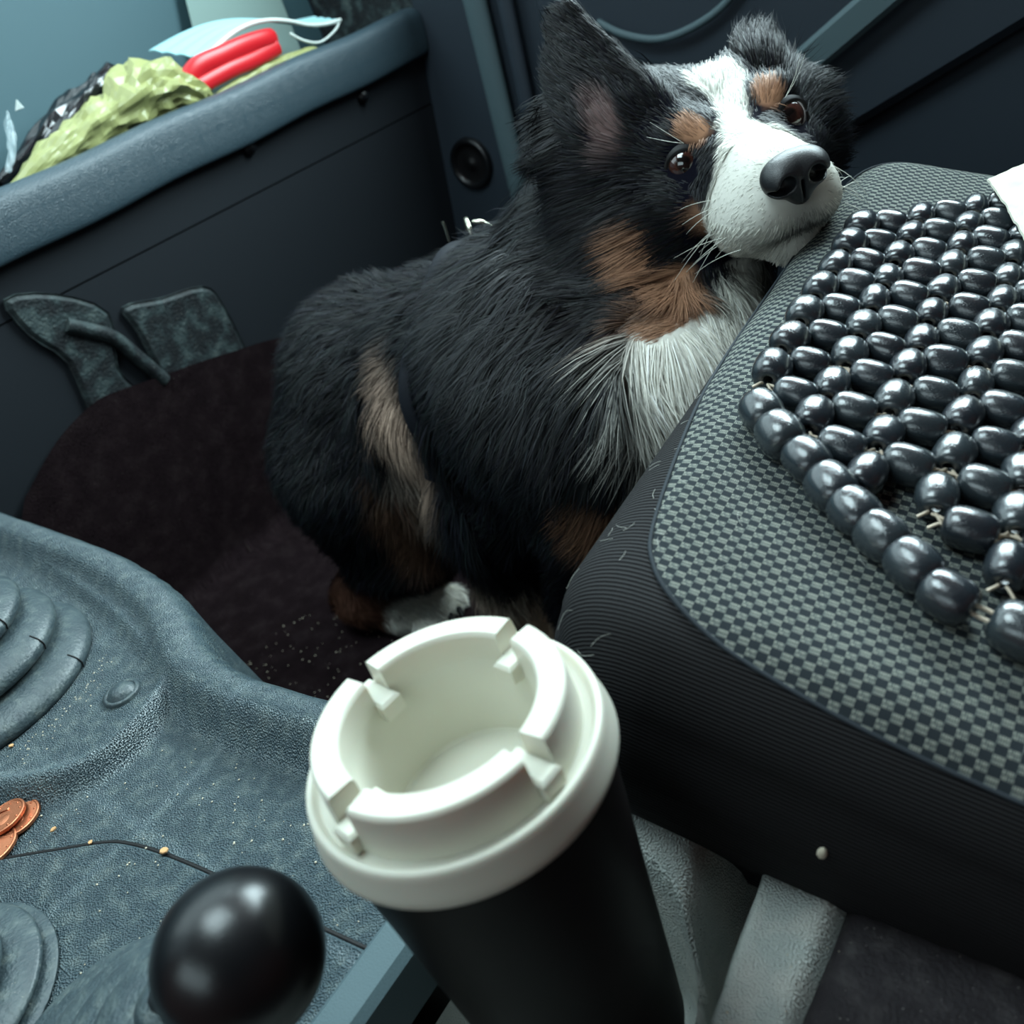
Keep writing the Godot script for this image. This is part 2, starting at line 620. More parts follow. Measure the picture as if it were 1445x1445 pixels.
func build_cabin() -> void:
	slab("floor", Vector3(-1.1, -0.03, -1.0), Vector3(1.0, 0.0, 0.8), M["carpet"], "dark dusty carpeted floor of the passenger footwell")
	var roof := Sh.new()
	for q in [[-0.72, 1.02, -1.04, -0.37], [-0.72, 1.02, 0.05, 0.82], [-0.72, -0.61, -0.37, 0.05], [-0.19, 1.02, -0.37, 0.05]]:  # roof pieces round an opening added for the overhead fill
		roof.rbox(Vector3(q[1] - q[0], 0.03, q[3] - q[2]), 0.002, Transform3D(Basis(), Vector3((q[0] + q[1]) / 2, 1.215, (q[2] + q[3]) / 2)))
	single("ceiling", roof, M["shell_paint"], Vector3(0.1, 1.2, -0.1), "roof of the vehicle cabin with an added opening for the overhead fill light", "", "", "structure")
	var right := Sh.new()
	for q in [[-1.12, 1.02, 0.0, 0.74], [-1.12, 1.02, 1.16, 1.2], [-1.12, -0.62, 0.74, 1.16], [0.12, 1.02, 0.74, 1.16]]:
		right.rbox(Vector3(q[1] - q[0], q[3] - q[2], 0.03), 0.002, Transform3D(Basis(), Vector3((q[0] + q[1]) / 2, (q[2] + q[3]) / 2, 0.815)))
	single("wall_right", right, M["shell_paint"], Vector3(0, 0, 0.815), "driver's side of the cabin with its window opening", "", "", "structure")
	slab("wall_rear", Vector3(1.0, 0.0, -1.04), Vector3(1.03, 1.2, 0.83), M["shell_paint"], "rear wall of the cabin")
	var sh := Sh.new()
	along_z(sh, PackedVector2Array([Vector2(-0.875, 0.385), Vector2(-0.93, 0.0), Vector2(-1.14, 0.0), Vector2(-1.14, 0.80), Vector2(-1.075, 0.80), Vector2(-1.075, 0.385)]), -1.0, 0.8)
	single("wall_front", sh, M["bulkhead_dark"], Vector3(-1.05, 0, -0.1), "dark sloping bulkhead under the dash tray", "", "", "structure")
	sh = Sh.new()
	sh.rbox(Vector3(0.40, 0.80, 0.03), 0.004, Transform3D(Basis(), Vector3(-0.95, 0.40, -1.0)))
	sh.rbox(Vector3(1.02, 1.20, 0.03), 0.004, Transform3D(Basis(), Vector3(0.53, 0.60, -1.02)))
	sh.rbox(Vector3(0.74, 0.06, 0.03), 0.004, Transform3D(Basis(), Vector3(-0.35, 1.17, -1.02)))
	sh.rbox(Vector3(0.04, 0.60, 0.04), 0.004, Transform3D(Basis(Vector3(0, 0, 1), 0.0).rotated(Vector3(0, 0, 1), -0.72), Vector3(-0.92, 0.99, -1.0)))
	single("wall_left", sh, M["dark_panel"], Vector3(-0.4, 0, -1.0), "dark side panel of the footwell ahead of the passenger door", "", "", "structure")
	sh = Sh.new()
	var tilt := Transform3D(Basis(Vector3(0, 0, 1), -0.69), Vector3(-0.93, 1.0, -0.1))
	sh.rbox(Vector3(0.006, 0.54, 1.76), 0.001, tilt)
	single("window_1", sh, M["glass"], Vector3(-0.93, 0.8, -0.1), "windscreen", "", "", "structure")
	sh = Sh.new()
	sh.rbox(Vector3(0.74, 0.43, 0.005), 0.001, Transform3D(Basis(), Vector3(-0.35, 0.925, -1.02)))
	single("window_2", sh, M["glass"], Vector3(-0.35, 0.71, -1.02), "passenger side window", "", "", "structure")


func build_door() -> void:
	var door := Node3D.new()
	door.name = "door_1"
	door.position = Vector3(-0.35, 0.0, -0.99)
	add_child(door)
	tag(door, "dark passenger door behind the dog with a diagonal grab strap", "", "", "structure")
	var sh := Sh.new()
	sh.rbox(Vector3(0.77, 0.71, 0.03), 0.004, Transform3D(Basis(), Vector3(-0.365, 0.355, -0.995)))
	part("door_skin", sh, M["dark_panel"], door)
	sh = Sh.new()
	along_z(sh, PackedVector2Array([Vector2(-0.62, 0.16), Vector2(-0.30, 0.305), Vector2(0.02, 0.455), Vector2(0.02, 0.70), Vector2(-0.66, 0.70), Vector2(-0.66, 0.16)]), -0.985, -0.955, 0.008)
	part("upper_panel", sh, M["dark_panel"], door)
	sh = Sh.new()
	var a := At(-0.40, -0.229, -0.935)
	var b := At(-0.20, -0.107, -0.935)
	var x := (b - a).normalized()
	sh.rbox(Vector3(a.distance_to(b), 0.03, 0.012), 0.0045, Transform3D(Basis(x, Vector3(0, 0, 1).cross(x), Vector3(0, 0, 1)), (a + b) / 2))
	part("grab_strap", sh, M["trim_grey"], door)
	sh = Sh.new()
	sh.tube(curve([At(-0.575, -0.125, -0.948), At(-0.545, -0.141, -0.944), At(-0.505, -0.152, -0.942), At(-0.465, -0.148, -0.942), At(-0.425, -0.132, -0.944), At(-0.39, -0.10, -0.948), At(-0.375, -0.06, -0.952)], 6), 0.0042)
	part("pull_handle", sh, M["trim_grey"], door)
	# the seal and pillar trim at the front edge of the door
	sh = Sh.new()
	sh.tube(curve([Vector3(-0.752, 0.02, -0.966), Vector3(-0.752, 0.25, -0.966), Vector3(-0.747, 0.49, -0.966), Vector3(-0.744, 0.70, -0.966)], 5), 0.017, 12, 0.5, Vector3(0, 0, 1))
	single("trim_1", sh, M["trim_grey"], Vector3(-0.75, 0.0, -0.966), "grey door seal strip behind the dog's ear, beside the footwell panel", "", "", "structure")
	sh = Sh.new()
	sh.tube(curve([Vector3(-0.715, 0.02, -0.966), Vector3(-0.712, 0.25, -0.966), Vector3(-0.703, 0.49, -0.966), Vector3(-0.70, 0.70, -0.966)], 5), 0.011, 12, 0.6, Vector3(0, 0, 1))
	single("trim_2", sh, M["dark_panel"], Vector3(-0.71, 0.0, -0.966), "narrow dark door edge strip next to the grey seal strip", "", "", "structure")
	# a plug in the footwell side panel
	var plug := thing("panel_plug", "round black domed plug low on the footwell side panel, below the end of the tray", "plug", At(-0.835, -0.268, -0.984))
	sh = Sh.new()
	var face := Transform3D(Basis(Vector3(1, 0, 0), PI / 2), At(-0.835, -0.268, -0.985))
	sh.lathe([[Vector2(0.035, 0), Vector2(0.034, 0.006), Vector2(0.031, 0.009), Vector2(0.027, 0.007), Vector2(0.025, 0.003)]], face, 32)
	part("rim", sh, M["knob_black"], plug)
	sh = Sh.new()
	sh.lathe([[Vector2(0.0255, 0.002), Vector2(0.02, 0.001), Vector2(0.009, 0.001), Vector2(0.007, 0.005), Vector2(0.0, 0.006)]], face, 32)
	part("cap", sh, M["black_rubber"], plug)


func lip_rise(z: float) -> float:
	return -0.0215 * (z + 0.377)


func build_dash() -> void:
	var dash := thing("dash_tray", "grey grained dash tray with a padded lip running above the footwell, full of litter", "tray", At(-0.9, -0.13, -0.5))
	var sh := Sh.new()
	# the padded lip: a rounded section drawn along z with rounded ends
	var sect := curve2([Vector2(-0.852, -0.133), Vector2(-0.8495, -0.110), Vector2(-0.850, -0.092), Vector2(-0.856, -0.0835), Vector2(-0.865, -0.081), Vector2(-0.874, -0.084), Vector2(-0.878, -0.095), Vector2(-0.878, -0.125), Vector2(-0.874, -0.135), Vector2(-0.858, -0.138)], 3, true)
	var rows := []
	var mid := Vector2(-0.864, -0.108)
	var ends := [[-0.992, 0.02], [-0.9915, 0.45], [-0.989, 0.75], [-0.985, 0.9], [-0.978, 0.98], [-0.970, 1.0]]
	for k in 24:
		ends.append([-0.97 + 0.035 * (k + 1), 1.0])
	for e in ends:
		var row := PackedVector3Array()
		for p in sect:
			var q: Vector2 = mid + (p - mid) * e[1]
			row.append(At(q.x, q.y + lip_rise(e[0]) + 0.0012 * sin(e[0] * 31.0), e[0]))
		rows.append(row)
	sh.grid(rows, true, [], true)
	part("padded_lip", sh, M["dash_vinyl"], dash)
	sh = Sh.new()
	sh.rbox(Vector3(0.20, 0.012, 0.86), 0.003, Transform3D(Basis(), At(-0.965, -0.118, -0.555)))
	part("tray_bottom", sh, M["dash_vinyl"], dash)
	sh = Sh.new()
	along_z(sh, PackedVector2Array([Vector2(-1.045, 0.455), Vector2(-1.07, 0.76), Vector2(-1.058, 0.76), Vector2(-1.030, 0.455)]), -0.985, 0.7, 0.003)
	part("back_panel", sh, M["tray_teal"], dash)
	sh = Sh.new()
	along_z(sh, PackedVector2Array([Vector2(-0.8655, 0.452), Vector2(-0.8745, 0.387), Vector2(-0.95, 0.387), Vector2(-0.95, 0.452)]), -0.985, 0.7, 0.003)
	part("under_panel", sh, M["bulkhead_dark"], dash)
	sh = Sh.new()
	along_z(sh, PackedVector2Array([Vector2(-1.03, 0.44), Vector2(-0.87, 0.44), Vector2(-0.86, 0.475), Vector2(-0.855, 0.56), Vector2(-0.80, 0.75), Vector2(-1.06, 0.75)]), -0.992, -0.984, 0.003)
	part("end_panel", sh, M["dusty_metal"], dash)
	for p in [At(-0.867, -0.139, -0.855), At(-0.867, -0.137, -0.662)]:
		sh = Sh.new()
		var b := Basis(Vector3(0, 0, 1), -2.3)
		sh.lathe([[Vector2(0.0085, 0.0), Vector2(0.008, 0.003), Vector2(0.006, 0.0055), Vector2(0.003, 0.007), Vector2(0.0, 0.0074)]], Transform3D(b, p), 20)
		part("bolt", sh, M["knob_black"], dash)


func build_floor_mats() -> void:
	# dusty painted toe board: pressed panels standing proud of the bulkhead
	var toe := thing("toe_board", "dusty pressed metal panels on the footwell bulkhead, above the black floor mat", "panel", Vector3(-0.93, 0.0, -0.45))
	# places on the bulkhead: how far up it, and across
	var lie := Transform3D(Basis(Vector3(0.14142, 0.98995, 0), Vector3(0.98995, -0.14142, 0), Vector3(0, 0, -1)), Vector3(-0.93, 0.0, 0.0))
	for q in [[PackedVector2Array([Vector2(0.41, 0.34), Vector2(0.395, 0.385), Vector2(0.354, 0.427), Vector2(0.300, 0.410), Vector2(0.262, 0.418), Vector2(0.255, 0.365), Vector2(0.33, 0.365), Vector2(0.37, 0.345)]), 0.007], [PackedVector2Array([Vector2(0.352, 0.443), Vector2(0.341, 0.488), Vector2(0.330, 0.540), Vector2(0.302, 0.556), Vector2(0.220, 0.560), Vector2(0.225, 0.506), Vector2(0.240, 0.457), Vector2(0.321, 0.446)]), 0.007]]:
		var sh := Sh.new()
		sh.prism(curve2(Array(q[0]), 3, true), 0.0, q[1], 0.005, lie)
		part("pressed_panel", sh, M["dusty_metal"], toe)
	var sh2 := Sh.new()
	var rib := []
	for q in [Vector2(0.365, 0.38), Vector2(0.351, 0.397), Vector2(0.332, 0.418), Vector2(0.30, 0.434), Vector2(0.262, 0.451)]:
		rib.append(lie * Vector3(q.x, 0.006, q.y))
	sh2.tube(curve(rib, 5), 0.0075, 10)
	part("rib", sh2, M["dusty_metal"], toe)
	# the black mat that climbs the bulkhead
	var top := curve2([Vector2(0.15, -0.20), Vector2(0.228, -0.255), Vector2(0.243, -0.271), Vector2(0.271, -0.318), Vector2(0.283, -0.367), Vector2(0.280, -0.40), Vector2(0.267, -0.460), Vector2(0.244, -0.561), Vector2(0.221, -0.641), Vector2(0.188, -0.765), Vector2(0.15, -0.93)], 5)
	var rows := []
	for i in 25:
		var row := PackedVector3Array()
		for q in top:
			var p: Vector3
			if i <= 12:
				p = Vector3(-0.40 - 0.515 * i / 12.0, 0.006 + 0.002 * sin(q.y * 40.0 + i), q.y)
			else:
				var up: float = 0.008 + (q.x - 0.008) * (i - 12) / 12.0
				p = lie * Vector3(up, 0.013 - 0.004 * smoothstep(0.0, 0.06, up) + 0.0012 * sin(q.y * 50.0 + up * 40.0), -q.y)
			row.append(p)
		rows.append(row)
	var sh3 := Sh.new()
	sh3.grid(rows, false, [], true)
	var under := []
	for row in rows:
		var r2 := PackedVector3Array()
		for p in row:
			r2.append(p + Vector3(-0.005, -0.004, 0))
		under.append(r2)
	sh3.grid(under)
	sh3.grid([under[24], rows[24]])
	single("floor_mat", sh3, M["carpet"], Vector3(-0.7, 0.0, -0.6), "black floor mat under the dog, its far edge climbing the toe board", "mat")


# height of the moulded tunnel cover over the plan
func tunnel_y(x: float, z: float, crest: PackedVector2Array, ring: PackedVector2Array) -> float:
	var p := Vector2(x, z)
	var c := along(p, crest)
	# which side of the crest: the footwell lies beyond it
	var side := 0.0
	var best := 9.0
	for i in crest.size() - 1:
		var a := crest[i]
		var ab := crest[i + 1] - a
		var t := clampf((p - a).dot(ab) / ab.length_squared(), 0.0, 1.0)
		var d := p.distance_to(a + ab * t)
		if d < best:
			best = d
			side = ab.cross(p - a)
	var beyond: float = c.x if side < 0.0 else 0.0
	var y := -0.29
	var inside := Geometry2D.is_point_in_polygon(p, ring)
	var edge := along(p, ring).x
	var e2: float = edge if inside else -edge
	# raised bed round the front lever, with a rolled rim
	y += 0.005 * smoothstep(-0.004, 0.006, e2) + 0.0075 * exp(-pow((e2 - 0.006) / 0.0060, 2.0))
	# rolled crest along the footwell
	y = maxf(y, -0.29 + 0.0195 * exp(-pow(c.x / 0.0115, 2.0)) if side >= 0.0 else -1.0)
	if side < 0.0:
		y = -0.2705 - (1.0 - sqrt(maxf(0.0, 1.0 - pow(minf(beyond / 0.022, 1.0), 2.0)))) * 0.022 - maxf(0.0, beyond - 0.02) * 5.5
	return y + 0.0008 * wob.get_noise_2d(x * 22.0, z * 22.0)


func build_tunnel() -> void:
	var t := thing("tunnel_cover", "grey grained moulded cover over the transmission tunnel with rolled edges and dust", "cover", At(-0.45, -0.30, -0.03))
	var crest := curve2([Vector2(-1.0841, -0.1838), Vector2(-0.8776, -0.1827), Vector2(-0.6948, -0.1796), Vector2(-0.6267, -0.1786), Vector2(-0.5637, -0.1765), Vector2(-0.5121, -0.1704), Vector2(-0.4708, -0.1621), Vector2(-0.4367, -0.1487), Vector2(-0.4068, -0.1363), Vector2(-0.3706, -0.1301), Vector2(-0.3376, -0.1311), Vector2(-0.2911, -0.1353), Vector2(-0.2271, -0.1414), Vector2(-0.1549, -0.1466)], 4)
	var ring := curve2([Vector2(-0.4120, -0.1366), Vector2(-0.3994, -0.1135), Vector2(-0.3952, -0.0925), Vector2(-0.4004, -0.0694), Vector2(-0.4162, -0.0525), Vector2(-0.4414, -0.0378), Vector2(-0.4834, -0.0252), Vector2(-0.5465, -0.0126), Vector2(-0.6306, -0.0063), Vector2(-0.7357, -0.0084), Vector2(-0.7567, -0.1734), Vector2(-0.6306, -0.1766), Vector2(-0.5255, -0.1660), Vector2(-0.4624, -0.1534)], 4, true)
	var rows := []
	var nz := 110
	var nx := 230
	for i in nz:
		# packed more closely near the crest and the rim
		var z := -0.225 + 0.375 * i / (nz - 1.0)
		var row := PackedVector3Array()
		for j in nx:
			var x := -0.86 + 0.67 * j / (nx - 1.0)
			row.append(At(x, maxf(tunnel_y(x, z, crest, ring), -0.57), z))
		rows.append(row)
	var sh := Sh.new()
	sh.grid(rows)
	var box := Sh.new()
	box.rbox(Vector3(0.66, 0.26, 0.26), 0.003, Transform3D(Basis(), At(-0.53, -0.435, 0.01)))
	part("moulding", sh, M["mat_vinyl"], t)
	part("underside", box, M["black_rubber"], t)
	# the plate round the two rear levers, and the dark joint along its edge
	var edge := curve2([Vector2(-0.46, 0.02), Vector2(-0.43, -0.004), Vector2(-0.404, -0.021), Vector2(-0.380, -0.037), Vector2(-0.360, -0.050), Vector2(-0.347, -0.055), Vector2(-0.327, -0.059), Vector2(-0.293, -0.063), Vector2(-0.25, -0.066), Vector2(-0.206, -0.070)], 4)
	var poly := edge.duplicate()
	poly.append(Vector2(-0.206, 0.15))
	poly.append(Vector2(-0.46, 0.15))
	sh = Sh.new()
	sh.prism(poly, -0.012, 0.0022, 0.0012, Transform3D(Basis(), At(0, -0.29, 0)))
	part("lever_plate", sh, M["mat_vinyl"], t)
	sh = Sh.new()
	var line := PackedVector3Array()
	for p in edge:
		line.append(At(p.x, -0.2895, p.y - 0.0008))
	sh.tube(line, 0.0011, 6)
	part("joint", sh, M["black_rubber"], t)
	# plastic plug on the bed
	sh = Sh.new()
	sh.lathe([[Vector2(0.0105, -0.002), Vector2(0.0105, 0.0015), Vector2(0.0085, 0.0022), Vector2(0.0078, 0.0014)], [Vector2(0.0078, 0.0014), Vector2(0.006, 0.0038), Vector2(0.003, 0.0049), Vector2(0.0, 0.0052)]], Transform3D(Basis(), At(-0.436, -0.2850, -0.113)), 24)
	part("plug", sh, M["rubber"], t)


func build_cupholder() -> void:
	var t := thing("cupholder_console", "grey grained seat box top with a cup recess, ribs and a raised front rim", "console", At(-0.08, -0.30, 0.0))
	var rows := []
	var nz := 120
	var nx := 120
	for i in nz:
		var z := -0.26 + 0.41 * i / (nz - 1.0)
		var row := PackedVector3Array()
		for j in nx:
			var x := -0.188 + 0.29 * j / (nx - 1.0)
			# recess: a round cup hole joined to a long pocket towards the driver
			var hole := Vector2(x + 0.147, z + 0.101).length() - 0.046
			var q := Vector2(absf(x + 0.147) - 0.042 + 0.012, absf(z - 0.02) - 0.12 + 0.012)
			var pocket := Vector2(maxf(q.x, 0), maxf(q.y, 0)).length() + minf(maxf(q.x, q.y), 0.0) - 0.012
			var d := minf(hole, pocket)
			var y := -0.29 - 0.006 * smoothstep(0.014, 0.0, d) - 0.10 * smoothstep(0.002, -0.007, d)
			# rib groove beside the recess, then a plateau and a slope down to the rear
			var g := x + 0.101 - (z + 0.165) * 0.07
			y -= 0.062 * exp(-pow(g / (0.0100 if g < 0 else 0.0034), 2.0)) * smoothstep(-0.002, 0.006, d)
			y -= 0.030 * smoothstep(-0.072, -0.055, x)
			row.append(At(x, y + 0.0006 * wob.get_noise_2d(x * 30.0, z * 30.0), z))
		rows.append(row)
	var sh := Sh.new()
	sh.grid(rows)
	part("moulding", sh, M["worn_lit_vinyl"], t)
	# a dark sheet painted as the shadow over the rear of the box, its front edge rolled over
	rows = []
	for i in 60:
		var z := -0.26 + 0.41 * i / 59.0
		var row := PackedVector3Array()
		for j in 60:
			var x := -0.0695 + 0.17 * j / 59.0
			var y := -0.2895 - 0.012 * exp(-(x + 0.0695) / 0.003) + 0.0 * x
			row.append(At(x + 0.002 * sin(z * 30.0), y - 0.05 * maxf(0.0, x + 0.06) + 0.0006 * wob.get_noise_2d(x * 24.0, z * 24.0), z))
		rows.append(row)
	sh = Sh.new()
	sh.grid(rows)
	part("shade_sheet", sh, M["dusty_shadow"], t)
	sh = Sh.new()
	sh.prism(PackedVector2Array([Vector2(-0.2055, -0.082), Vector2(-0.1875, -0.079), Vector2(-0.1875, 0.15), Vector2(-0.2055, 0.15)]), -0.02, 0.010, 0.003, Transform3D(Basis(), At(0, -0.29, 0)))
	part("front_rim", sh, M["trim_grey"], t)
	sh = Sh.new()
	sh.rbox(Vector3(0.285, 0.17, 0.40), 0.004, Transform3D(Basis(), At(-0.045, -0.49, -0.055)))
	part("box", sh, M["black_rubber"], t)


# ---------------------------------------------------------------- seat
const SEAT_LO := Vector2(-0.046, -0.130)
const SEAT_HI := Vector2(0.46, 0.309)


func seat_inside(p: Vector2, r: float) -> float:
	var c := (SEAT_LO + SEAT_HI) / 2
	var q := (p - c).abs() - (SEAT_HI - SEAT_LO) / 2 + Vector2(r, r)
	return -(Vector2(maxf(q.x, 0), maxf(q.y, 0)).length() + minf(maxf(q.x, q.y), 0.0) - r)


func seat_top(p: Vector2) -> float:
	var d := clampf(seat_inside(p, 0.042), 0.0, 0.032)
	return -(0.032 - sqrt(0.032 * 0.032 - pow(0.032 - d, 2.0)))


func rounded_rect(lo: Vector2, hi: Vector2, r: Array, per := 16) -> PackedVector2Array:
	var out := PackedVector2Array()
	var corners := [Vector2(lo.x, hi.y), Vector2(hi.x, hi.y), Vector2(hi.x, lo.y), Vector2(lo.x, lo.y)]
	var start := [PI, PI / 2, 0.0, -PI / 2]
	for k in 4:
		var rr: float = r[k]
		var c: Vector2 = corners[k] + Vector2(rr if corners[k].x == lo.x else -rr, rr if corners[k].y == lo.y else -rr)
		for i in per + 1:
			var a: float = start[k] - PI / 2 * i / per
			out.append(c + Vector2(cos(a), sin(a)) * rr)
		var next: Vector2 = corners[(k + 1) % 4]
		var here: Vector2 = out[out.size() - 1]
		var rn: float = r[(k + 1) % 4]
		var to := next + (here - next).normalized() * rn
		for i in range(1, 24):
			out.append(here.lerp(to, i / 24.0))
	return out


func build_seat() -> void:
	var t := thing("passenger_seat", "grey chequered cloth passenger seat cushion with ribbed dark sides", "car seat", Seat(0.2, -0.13, 0.09))
	# the seam: near the edge all round, but cutting the front corner on the driver's side
	var seam := PackedVector2Array()
	for p in rounded_rect(SEAT_LO + Vector2(0.004, 0.008), SEAT_HI - Vector2(0.0095, 0.0095), [0.02, 0.05, 0.05, 0.06]):
		if p.x > 0.098 or p.y < 0.10:
			seam.append(p)
	var corner := curve2([Vector2(0.098, 0.2995), Vector2(0.074, 0.2985), Vector2(0.045, 0.296), Vector2(0.016, 0.291), Vector2(-0.004, 0.282), Vector2(-0.0155, 0.270), Vector2(-0.022, 0.253), Vector2(-0.031, 0.206), Vector2(-0.0385, 0.155), Vector2(-0.042, 0.10)], 5)
	corner.reverse()
	var first := 0
	for k2 in seam.size():
		if seam[k2].y < 0.10 and seam[(k2 + 1) % seam.size()].y >= 0.10 or (seam[k2].x < 0.0 and seam[(k2 + 1) % seam.size()].x > 0.09):
			first = k2 + 1
	var turned := PackedVector2Array()
	for k2 in seam.size():
		turned.append(seam[(first + k2) % seam.size()])
	turned.append_array(PackedVector2Array())
	seam = corner
	seam.append_array(turned)
	var k := seam.size()
	var mid := Vector2(0.2, 0.09)
	var rows := []
	var uvs := []
	for f in [0.02, 0.25, 0.45, 0.6, 0.7, 0.78, 0.84, 0.88, 0.91, 0.935, 0.955, 0.97, 0.98, 0.99, 1.0]:
		var row := PackedVector3Array()
		var uv := PackedVector2Array()
		for p in seam:
			var q: Vector2 = mid + (p - mid) * f
			row.append(Seat(q.x, seat_top(q) + 0.0011 * wob.get_noise_2d(q.x * 14.0, q.y * 14.0), q.y))
			uv.append(Vector2(q.x / 0.0066, q.y / 0.0052))
		rows.append(row)
		uvs.append(uv)
	var sh := Sh.new()
	sh.grid(rows, true, uvs)
	if sh.n[0].dot(SN) < 0.0:
		sh = Sh.new()
		sh.grid(rows, true, uvs, true)
	part("top_panel", sh, M["check_cloth"], t)
	# the ribbed side panel from the seam down
	rows = []
	uvs = []
	var flip := false
	var steps := 26
	var sides := []
	for i in k:
		var p := seam[i]
		var e := 0.0005
		var g := Vector2(seat_inside(p + Vector2(e, 0), 0.042) - seat_inside(p - Vector2(e, 0), 0.042), seat_inside(p + Vector2(0, e), 0.042) - seat_inside(p - Vector2(0, e), 0.042)).normalized()
		sides.append([p, -g, seat_inside(p, 0.042)])
	for s in steps + 1:
		var row := PackedVector3Array()
		var uv := PackedVector2Array()
		for i in k:
			var p: Vector2 = sides[i][0]
			var o: Vector2 = sides[i][1]
			var d0: float = sides[i][2]
			var q: Vector2
			var h: float
			if s <= 12:
				var a0 := asin(clampf((0.032 - d0) / 0.032, 0.0, 1.0))
				var a := lerpf(a0, PI / 2, s / 12.0)
				var d := 0.032 * (1.0 - sin(a))
				q = p + o * (d0 - d)
				h = -0.032 * (1.0 - cos(a))
			else:
				var f := (s - 12) / float(steps - 12)
				q = p + o * (d0 + 0.003 * sin(minf(f * 2.2, 1.0) * PI) - 0.018 * smoothstep(0.45, 1.0, f))
				h = -0.032 - 0.10 * f
			row.append(Seat(q.x, h, q.y))
			var side_turn := o.y * absf(o.y)
			uv.append(Vector2(q.x / 0.0076, (q.y - h * side_turn) / 0.0076))
		rows.append(row)
		uvs.append(uv)
	sh = Sh.new()
	sh.grid(rows, true, uvs)
	var probe := sh.n[k * 20 + 60]
	var outward: Vector2 = sides[60][1]
	if probe.dot(SU * outward.x + SW * outward.y) < 0.0:
		sh = Sh.new()
		sh.grid(rows, true, uvs, true)
	part("side_panel", sh, M["rib_cloth"], t)
	sh = Sh.new()
	var line := PackedVector3Array()
	for p in seam:
		line.append(Seat(p.x, seat_top(p) + 0.0003, p.y))
	line.append(line[0])
	sh.tube(line, 0.0008, 6, 1.0, SN)
	part("seam_welt", sh, M["seam_grey"], t)
	# pale dog hairs caught in the ribbed cloth near the front corner
	var hairs := Sh.new()
	var r := RandomNumberGenerator.new()
	r.seed = 5
	for i in 34:
		var tt := r.randf_range(0.15, 0.304)
		var a := r.randf_range(0.3, 1.35)
		var s0 := -0.046 + 0.032 * (1.0 - sin(a)) + r.randf_range(0.0, 0.012)
		if i % 5 == 0:
			s0 = r.randf_range(-0.02, 0.08)
		var pts := []
		var dir := Vector2(r.randf_range(-1, 1), r.randf_range(-1, 1)).normalized() * r.randf_range(0.002, 0.0048)
		for j in 4:
			var q := Vector2(s0, tt) + dir * j * 0.5 + Vector2(-dir.y, dir.x) * 0.08 * j * j * (1 if i % 2 else -1)
			q = q.clamp(SEAT_LO + Vector2(0.001, 0.001), SEAT_HI - Vector2(0.001, 0.001))
			pts.append(Seat(q.x, seat_top(q) + 0.0006, q.y))
		hairs.tube(curve(pts, 2), r.randf_range(0.00004, 0.00007), 3)
	part("hairs", hairs, M["whisker"], t, "stuff")
	# a seed stuck on the dark side
	sh = Sh.new()
	var at := Seat(0.062, -0.052, 0.3125)
	sh.ball(at, Vector3(0.0016, 0.0028, 0.0014), Basis(SU, SN, SW), 6, 9)
	single("seed", sh, M["crumb_pale"], at, "pale seed stuck on the dark ribbed side of the seat", "seed")


# ---------------------------------------------------------------- bead cover
func bead_mesh(length: float, radius: float, wav: float, seed_: float) -> ArrayMesh:
	var sh := Sh.new()
	var rows := []
	var prof := [[-0.40, 0.22], [-0.47, 0.24], [-0.5, 0.34], [-0.49, 0.52], [-0.455, 0.68], [-0.39, 0.82], [-0.29, 0.93], [-0.15, 0.99], [0.0, 1.0], [0.15, 0.99], [0.29, 0.93], [0.39, 0.82], [0.455, 0.68], [0.49, 0.52], [0.5, 0.34], [0.47, 0.24], [0.40, 0.22]]
	for q in prof:
		var row := PackedVector3Array()
		for j in 20:
			var a := TAU * j / 20
			var r: float = radius * q[1] * (1.0 + wav * sin(2.0 * a + seed_) + wav * 0.6 * sin(3.0 * a + seed_ * 2.0 + q[0] * 3.0))
			row.append(Vector3(q[0] * length, r * cos(a), r * sin(a)))
		rows.append(row)
	sh.grid(rows, true, [], true)
	if sh.n[20 * 8].dot(sh.v[20 * 8]) < 0.0:
		sh = Sh.new()
		sh.grid(rows, true)
	return sh.mesh()


